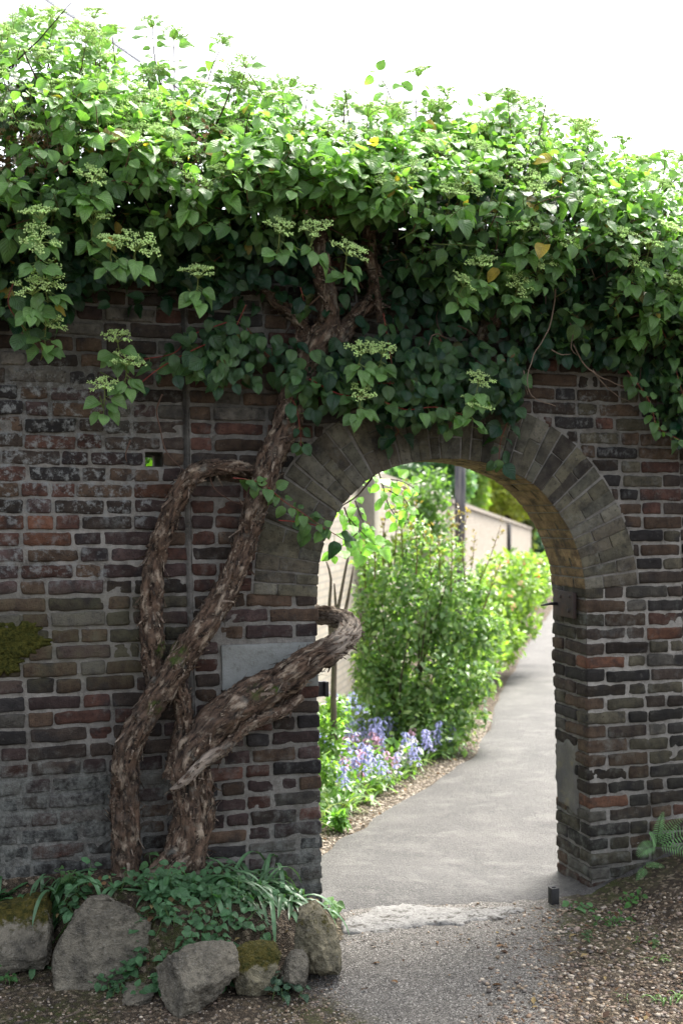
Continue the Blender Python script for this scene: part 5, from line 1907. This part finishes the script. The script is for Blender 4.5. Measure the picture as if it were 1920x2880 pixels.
# trees past the end of the garden
def tree(label, blobs, n, size, cols, trunk_r=.16, name='tree'):
    B = np.array(blobs)
    cx_, cy_ = B[:, 0].mean(), B[:, 1].mean()
    g = gz(cx_, cy_)
    top = B[:, 2].max()
    st = [[(cx_, cy_, g - .2, trunk_r), (cx_ + .1, cy_, (g + top) / 2, trunk_r * .8), (cx_, cy_, top, trunk_r * .25)]]
    for b in B:
        st.append([(cx_, cy_, g + (top - g) * .35, trunk_r * .55), (*((np.array([cx_, cy_, g + (top - g) * .5]) + b[:3]) / 2), trunk_r * .4), (*b[:3], trunk_r * .15)])
    return bush(name, label, 'tree', blobs, n, size, cols, st, (cx_, cy_, g), crown='crown', shell=.45)
tree('tall blue-green tree at the left end of the skyline behind the wall', [blob(975, 1090, 30, 90, 70), blob(1010, 1030, 30, 80, 70), blob(930, 1130, 30, 60, 60), blob(1050, 1100, 30, 40, 60)], 3600, .2, [(.13, .25, .13), (.16, .29, .14), (.10, .2, .11)])
tree('fresh green tree just right of the telegraph pole', [blob(1085, 1110, 46, 35, 80), blob(1070, 1050, 46, 50, 60), blob(1100, 1060, 46, 40, 50)], 2600, .26, [(.22, .34, .08), (.18, .3, .07), (.27, .38, .1)])
tree('purple-leaved tree between the two green trees', [blob(1125, 1120, 52, 32, 50), blob(1110, 1085, 52, 30, 40), blob(1140, 1090, 52, 30, 40)], 2000, .28, [(.27, .15, .13), (.22, .12, .11), (.32, .2, .14)])
tree('yellow-green rounded tree above the end of the wall', [blob(1165, 1130, 48, 42, 50), blob(1190, 1160, 48, 38, 32), blob(1160, 1090, 48, 40, 40), blob(1140, 1150, 48, 28, 30)], 3000, .26, [(.40, .43, .10), (.46, .48, .12), (.32, .37, .08)])
tree('dark green conifer-like tree where the path turns away', [blob(1240, 1220, 58, 45, 60), blob(1225, 1262, 56, 40, 40), blob(1262, 1250, 58, 35, 50)], 2600, .28, [(.05, .11, .06), (.065, .13, .075), (.04, .09, .06)])
tree('olive tree overhanging the far end of the pale wall', [blob(1215, 1175, 54, 36, 34), blob(1200, 1235, 54, 24, 40)], 1600, .26, [(.15, .18, .07), (.12, .15, .06)])
for k_, (px, py, Z_, rx, rz) in enumerate(((1330, 1120, 62, 90, 170), (1420, 1150, 70, 110, 170), (860, 1100, 64, 90, 110), (760, 1130, 66, 110, 110))):
    tree(['broad green tree hidden mostly behind the right pier', 'second broad green tree further right behind the wall', 'hazy green tree far behind the pale wall', 'far green tree at the left beyond the pale wall'][k_],
         [blob(px, py, Z_, rx, rz), blob(px + 40, py + 40, Z_, rx * .7, rz * .7)], 2200, .36, [(.14, .25, .09), (.17, .28, .10)])
# low hedge on the right of the path behind the pier, ivy bush seen through the hole in the wall
hx, hy = fromcam(7.2, 26.)
hb = []
for t_ in np.linspace(0, 1, 7):
    Z_ = 14 + 30 * t_
    x, y = fromcam(path_left(Z_) + 2.7 + .4, Z_)
    hb.append((x, y, gz(x, y) + .35, 1.4, 2.4, .6))
bush('hedge', 'low green hedge along the right side of the garden path', 'hedge', hb, 3000, .14, GL, shell=.5)
hc = HOLE + np.array([.0, 0, 0])
dvec = norm(np.array([hc[0] - SHEAR * 1.97, 0, hc[2]]) - CAM)
ib = np.array([hc[0] - SHEAR * 1.97, 0, hc[2]]) + dvec * 1.3
bush('laurel_bush', 'bright green bush behind the wall, glimpsed through the missing brick', 'shrub', [(*(ib + dvec * .32), .3, .3, .3), (ib[0] + .1, ib[1] + .25, ib[2] - .2, .6, .4, .65), (ib[0], ib[1] + .3, ib[2] - .8, .55, .45, .6)], 2600, .10, [(.12, .26, .03), (.16, .3, .04), (.08, .2, .03)], base=(ib[0], ib[1] + .3, gz(ib[0], ib[1] + .3)), shell=.3)

# bluebells and the green under them
gc = Leaves()
GC = Acc()
def in_bed():
    zc_ = random.uniform(5.55, 11.2)
    l = path_left(zc_) - .16
    w_ = wall_line(zc_) + .1
    lo = max(w_, l - np.interp(zc_, [5.5, 7, 11], [.5, 1.3, 1.6]))
    X_ = l - (l - lo) * random.random() ** 1.2
    x, y = fromcam(X_, zc_)
    return x, y, zc_
def blade(acc, b, d, l, wd, col):
    hd = norm(np.array([d[0], d[1], 0]) + 1e-6)
    pts, q, dr = [], b.copy(), norm(d)
    m = 6
    for i in range(m):
        pts.append(q.copy())
        q = q + dr * l / m
        dr = norm(dr + np.array([0, 0, -.38]) + hd * .05)
    pts = np.array(pts)
    T = norm(np.gradient(pts, axis=0))
    side = norm(np.cross(T, UP + .001))
    t = np.linspace(0, 1, m)
    wv = wd * np.minimum(1, (1 - t) * 2.5) ** .7
    V = np.stack([pts - side * wv[:, None], pts + side * wv[:, None] + UP * wv[:, None] * .3], 1).reshape(-1, 3)
    ii = np.arange((m - 1) * 2).reshape(-1, 2)[:, 0]
    acc.add(V, quads=np.stack([ii, ii + 1, ii + 3, ii + 2], 1), tint=col)
for _ in range(2600):
    x, y, zc_ = in_bed()
    if y < .42: continue
    b = np.array([x, y, gz(x, y)])
    an = random.uniform(0, 6.28)
    blade(GC, b, np.array([math.cos(an), math.sin(an), random.uniform(.6, 2)]), random.uniform(.18, .36), random.uniform(.006, .013), np.array(random.choice(((.14, .25, .09), (.19, .31, .11), (.11, .21, .08), (.24, .31, .10)))) * random.uniform(.8, 1.2))
for _ in range(2600):
    x, y, zc_ = in_bed()
    if y < .42: continue
    gc.add(np.array([x, y, gz(x, y) + random.uniform(.02, .2)]), norm(R.normal(size=3) + UP * .2), norm(UP + R.normal(size=3) * .4), random.uniform(.04, .075), np.array(random.choice(((.09, .2, .05), (.13, .25, .06), (.17, .28, .06)))) * random.uniform(.8, 1.2), 0)
gc.build(GC, LOW, uv=False)
o = obj('ground_cover', GC, MAT['gleaf'])
o['kind'] = 'stuff'

def bluebell_mesh(col, seed, h=.27, n=12):
    rs = np.random.default_rng(seed)
    a_ = Acc()
    pts = np.array([(0, 0, 0), (.005, 0, h * .4), (.012, .004, h * .75), (.03, .008, h)])
    S = spline(pts, .03)
    tube(a_, S, np.linspace(.0028, .0015, len(S)), 4, (.12, .2, .08), caps=False)
    for i in range(n):
        t = .52 + .48 * i / n
        k_ = min(len(S) - 1, int(t * (len(S) - 1)))
        an = i * 2.4
        q = S[k_] + np.array([math.cos(an), math.sin(an), 0]) * .012
        d = norm(np.array([math.cos(an) * .55, math.sin(an) * .55, -.8]))
        tip = q + d * .02
        tube(a_, [S[k_] + np.array([0, 0, .004]), q, q + d * .010, tip], [.001, .004, .0062, .0095 * (1.15 - .35 * (t - .5))], 6, np.array(col) * rs.uniform(.85, 1.2), caps=False)
    return a_.mesh('bluebell')
BL = [bluebell_mesh((.50, .51, .83), 1), bluebell_mesh((.58, .57, .84), 2, .24, 11), bluebell_mesh((.44, .47, .80), 3, .30, 13)]
PK = bluebell_mesh((.62, .38, .52), 4, .24, 12)
WH = bluebell_mesh((.72, .70, .72), 5, .24, 11)
for m_ in BL + [PK, WH]: m_.materials.append(MAT['petal'])
spots = []
for (px, py, n_, sx, sy) in ((1000, 2000, 26, 28, 14), (1060, 2060, 24, 45, 22), (1010, 2070, 12, 15, 25), (1120, 2030, 10, 30, 15), (1180, 2110, 14, 35, 22), (1225, 2085, 6, 12, 15), (935, 2120, 8, 18, 20), (1090, 2160, 12, 50, 25), (950, 1950, 14, 25, 20), (1245, 2060, 5, 12, 12), (990, 2160, 6, 30, 20)):
    for _ in range(n_):
        spots.append((random.gauss(px, sx), random.gauss(py, sy), 0))
for (px, py, n_) in ((1050, 2080, 3), (1030, 2095, 2), (1062, 2100, 2), (965, 2105, 2), (1145, 2070, 2), (1110, 2140, 2), (960, 2140, 2), (1020, 2150, 3)):
    for _ in range(n_):
        spots.append((random.gauss(px, 10), random.gauss(py, 8), 1))
for (px, py, n_) in ((1110, 2040, 2), (1140, 2110, 3), (1070, 2050, 2), (1185, 2120, 2), (970, 1905, 3), (985, 1900, 2)):
    for _ in range(n_):
        spots.append((random.gauss(px, 10), random.gauss(py, 8), 2))
nb = 0
for (px, py, k_) in spots:
    # the picture place is the flower spike; find the ground it grows from along the same sight line
    d = ray(px, py)
    best = None
    for Zc in np.arange(5.6, 11.0, .05):
        p = CAM + d * Zc
        if p[2] <= gz(p[0], p[1]) + .17:
            best = p
            break
    if best is None or best[1] < .45 or camX(best[0], best[1]) > path_left(camZ(best[0], best[1])) - .12: continue
    me = random.choice(BL) if k_ == 0 else (PK if k_ == 1 else WH)
    o = bpy.data.objects.new('bluebell', me)
    COL.objects.link(o)
    o.location = (best[0], best[1], gz(best[0], best[1]) - .01)
    o.rotation_euler = (random.gauss(0, .12), random.gauss(0, .12), random.uniform(0, 6.28))
    s = random.uniform(.9, 1.2)
    o.scale = (s, s, s)
    tag(o, ['violet-blue bluebell spike in the flower bed beside the garden path', 'pink bluebell spike among the violet-blue ones by the garden path', 'white bluebell spike among the violet-blue ones by the garden path'][k_], 'bluebell',
        ['violet-blue bluebells beside the path', 'pink bluebells beside the path', 'white bluebells beside the path'][k_])
    nb += 1
print('bluebells', nb)
bush('leafy_perennial', 'fresh green ferny perennial just behind the left jamb of the arch', 'plant', [blob(755, 1700, 6.9, 38, 70), blob(770, 1640, 7.2, 35, 40), blob(745, 1770, 6.6, 30, 30)], 700, .045, [(.14, .26, .07), (.11, .22, .06), (.18, .3, .08)], shell=.2)
bush('leafy_perennial', 'low clump of leafy green at the bottom of the flower bed by the path', 'plant', [blob(775, 1885, 6.35, 24, 16)], 160, .045, [(.1, .22, .05), (.13, .25, .06)], shell=.2)

# overhead cables against the sky
for pts, r_, lab in ((((40, -60), (110, 2), (215, 68), (320, 140), (420, 210)), .026, 'thick dark overhead cable slanting down behind the top left leaves'), (((120, -60), (205, 2), (300, 78), (400, 160), (520, 260)), .009, 'thin overhead wire running above and beside the thick cable')):
    a = Acc()
    S = spline([D(*p, 24 - i * .8) for i, p in enumerate(pts)], .3)
    tube(a, S, r_, 8)
    if r_ > .01:
        tube(a, S + np.array([.05, 0, .04]), r_ * .6, 6)
    thing('overhead_cable', a, MAT['cable'], S[len(S) // 2], lab, 'cable')
bpy.context.view_layer.update()
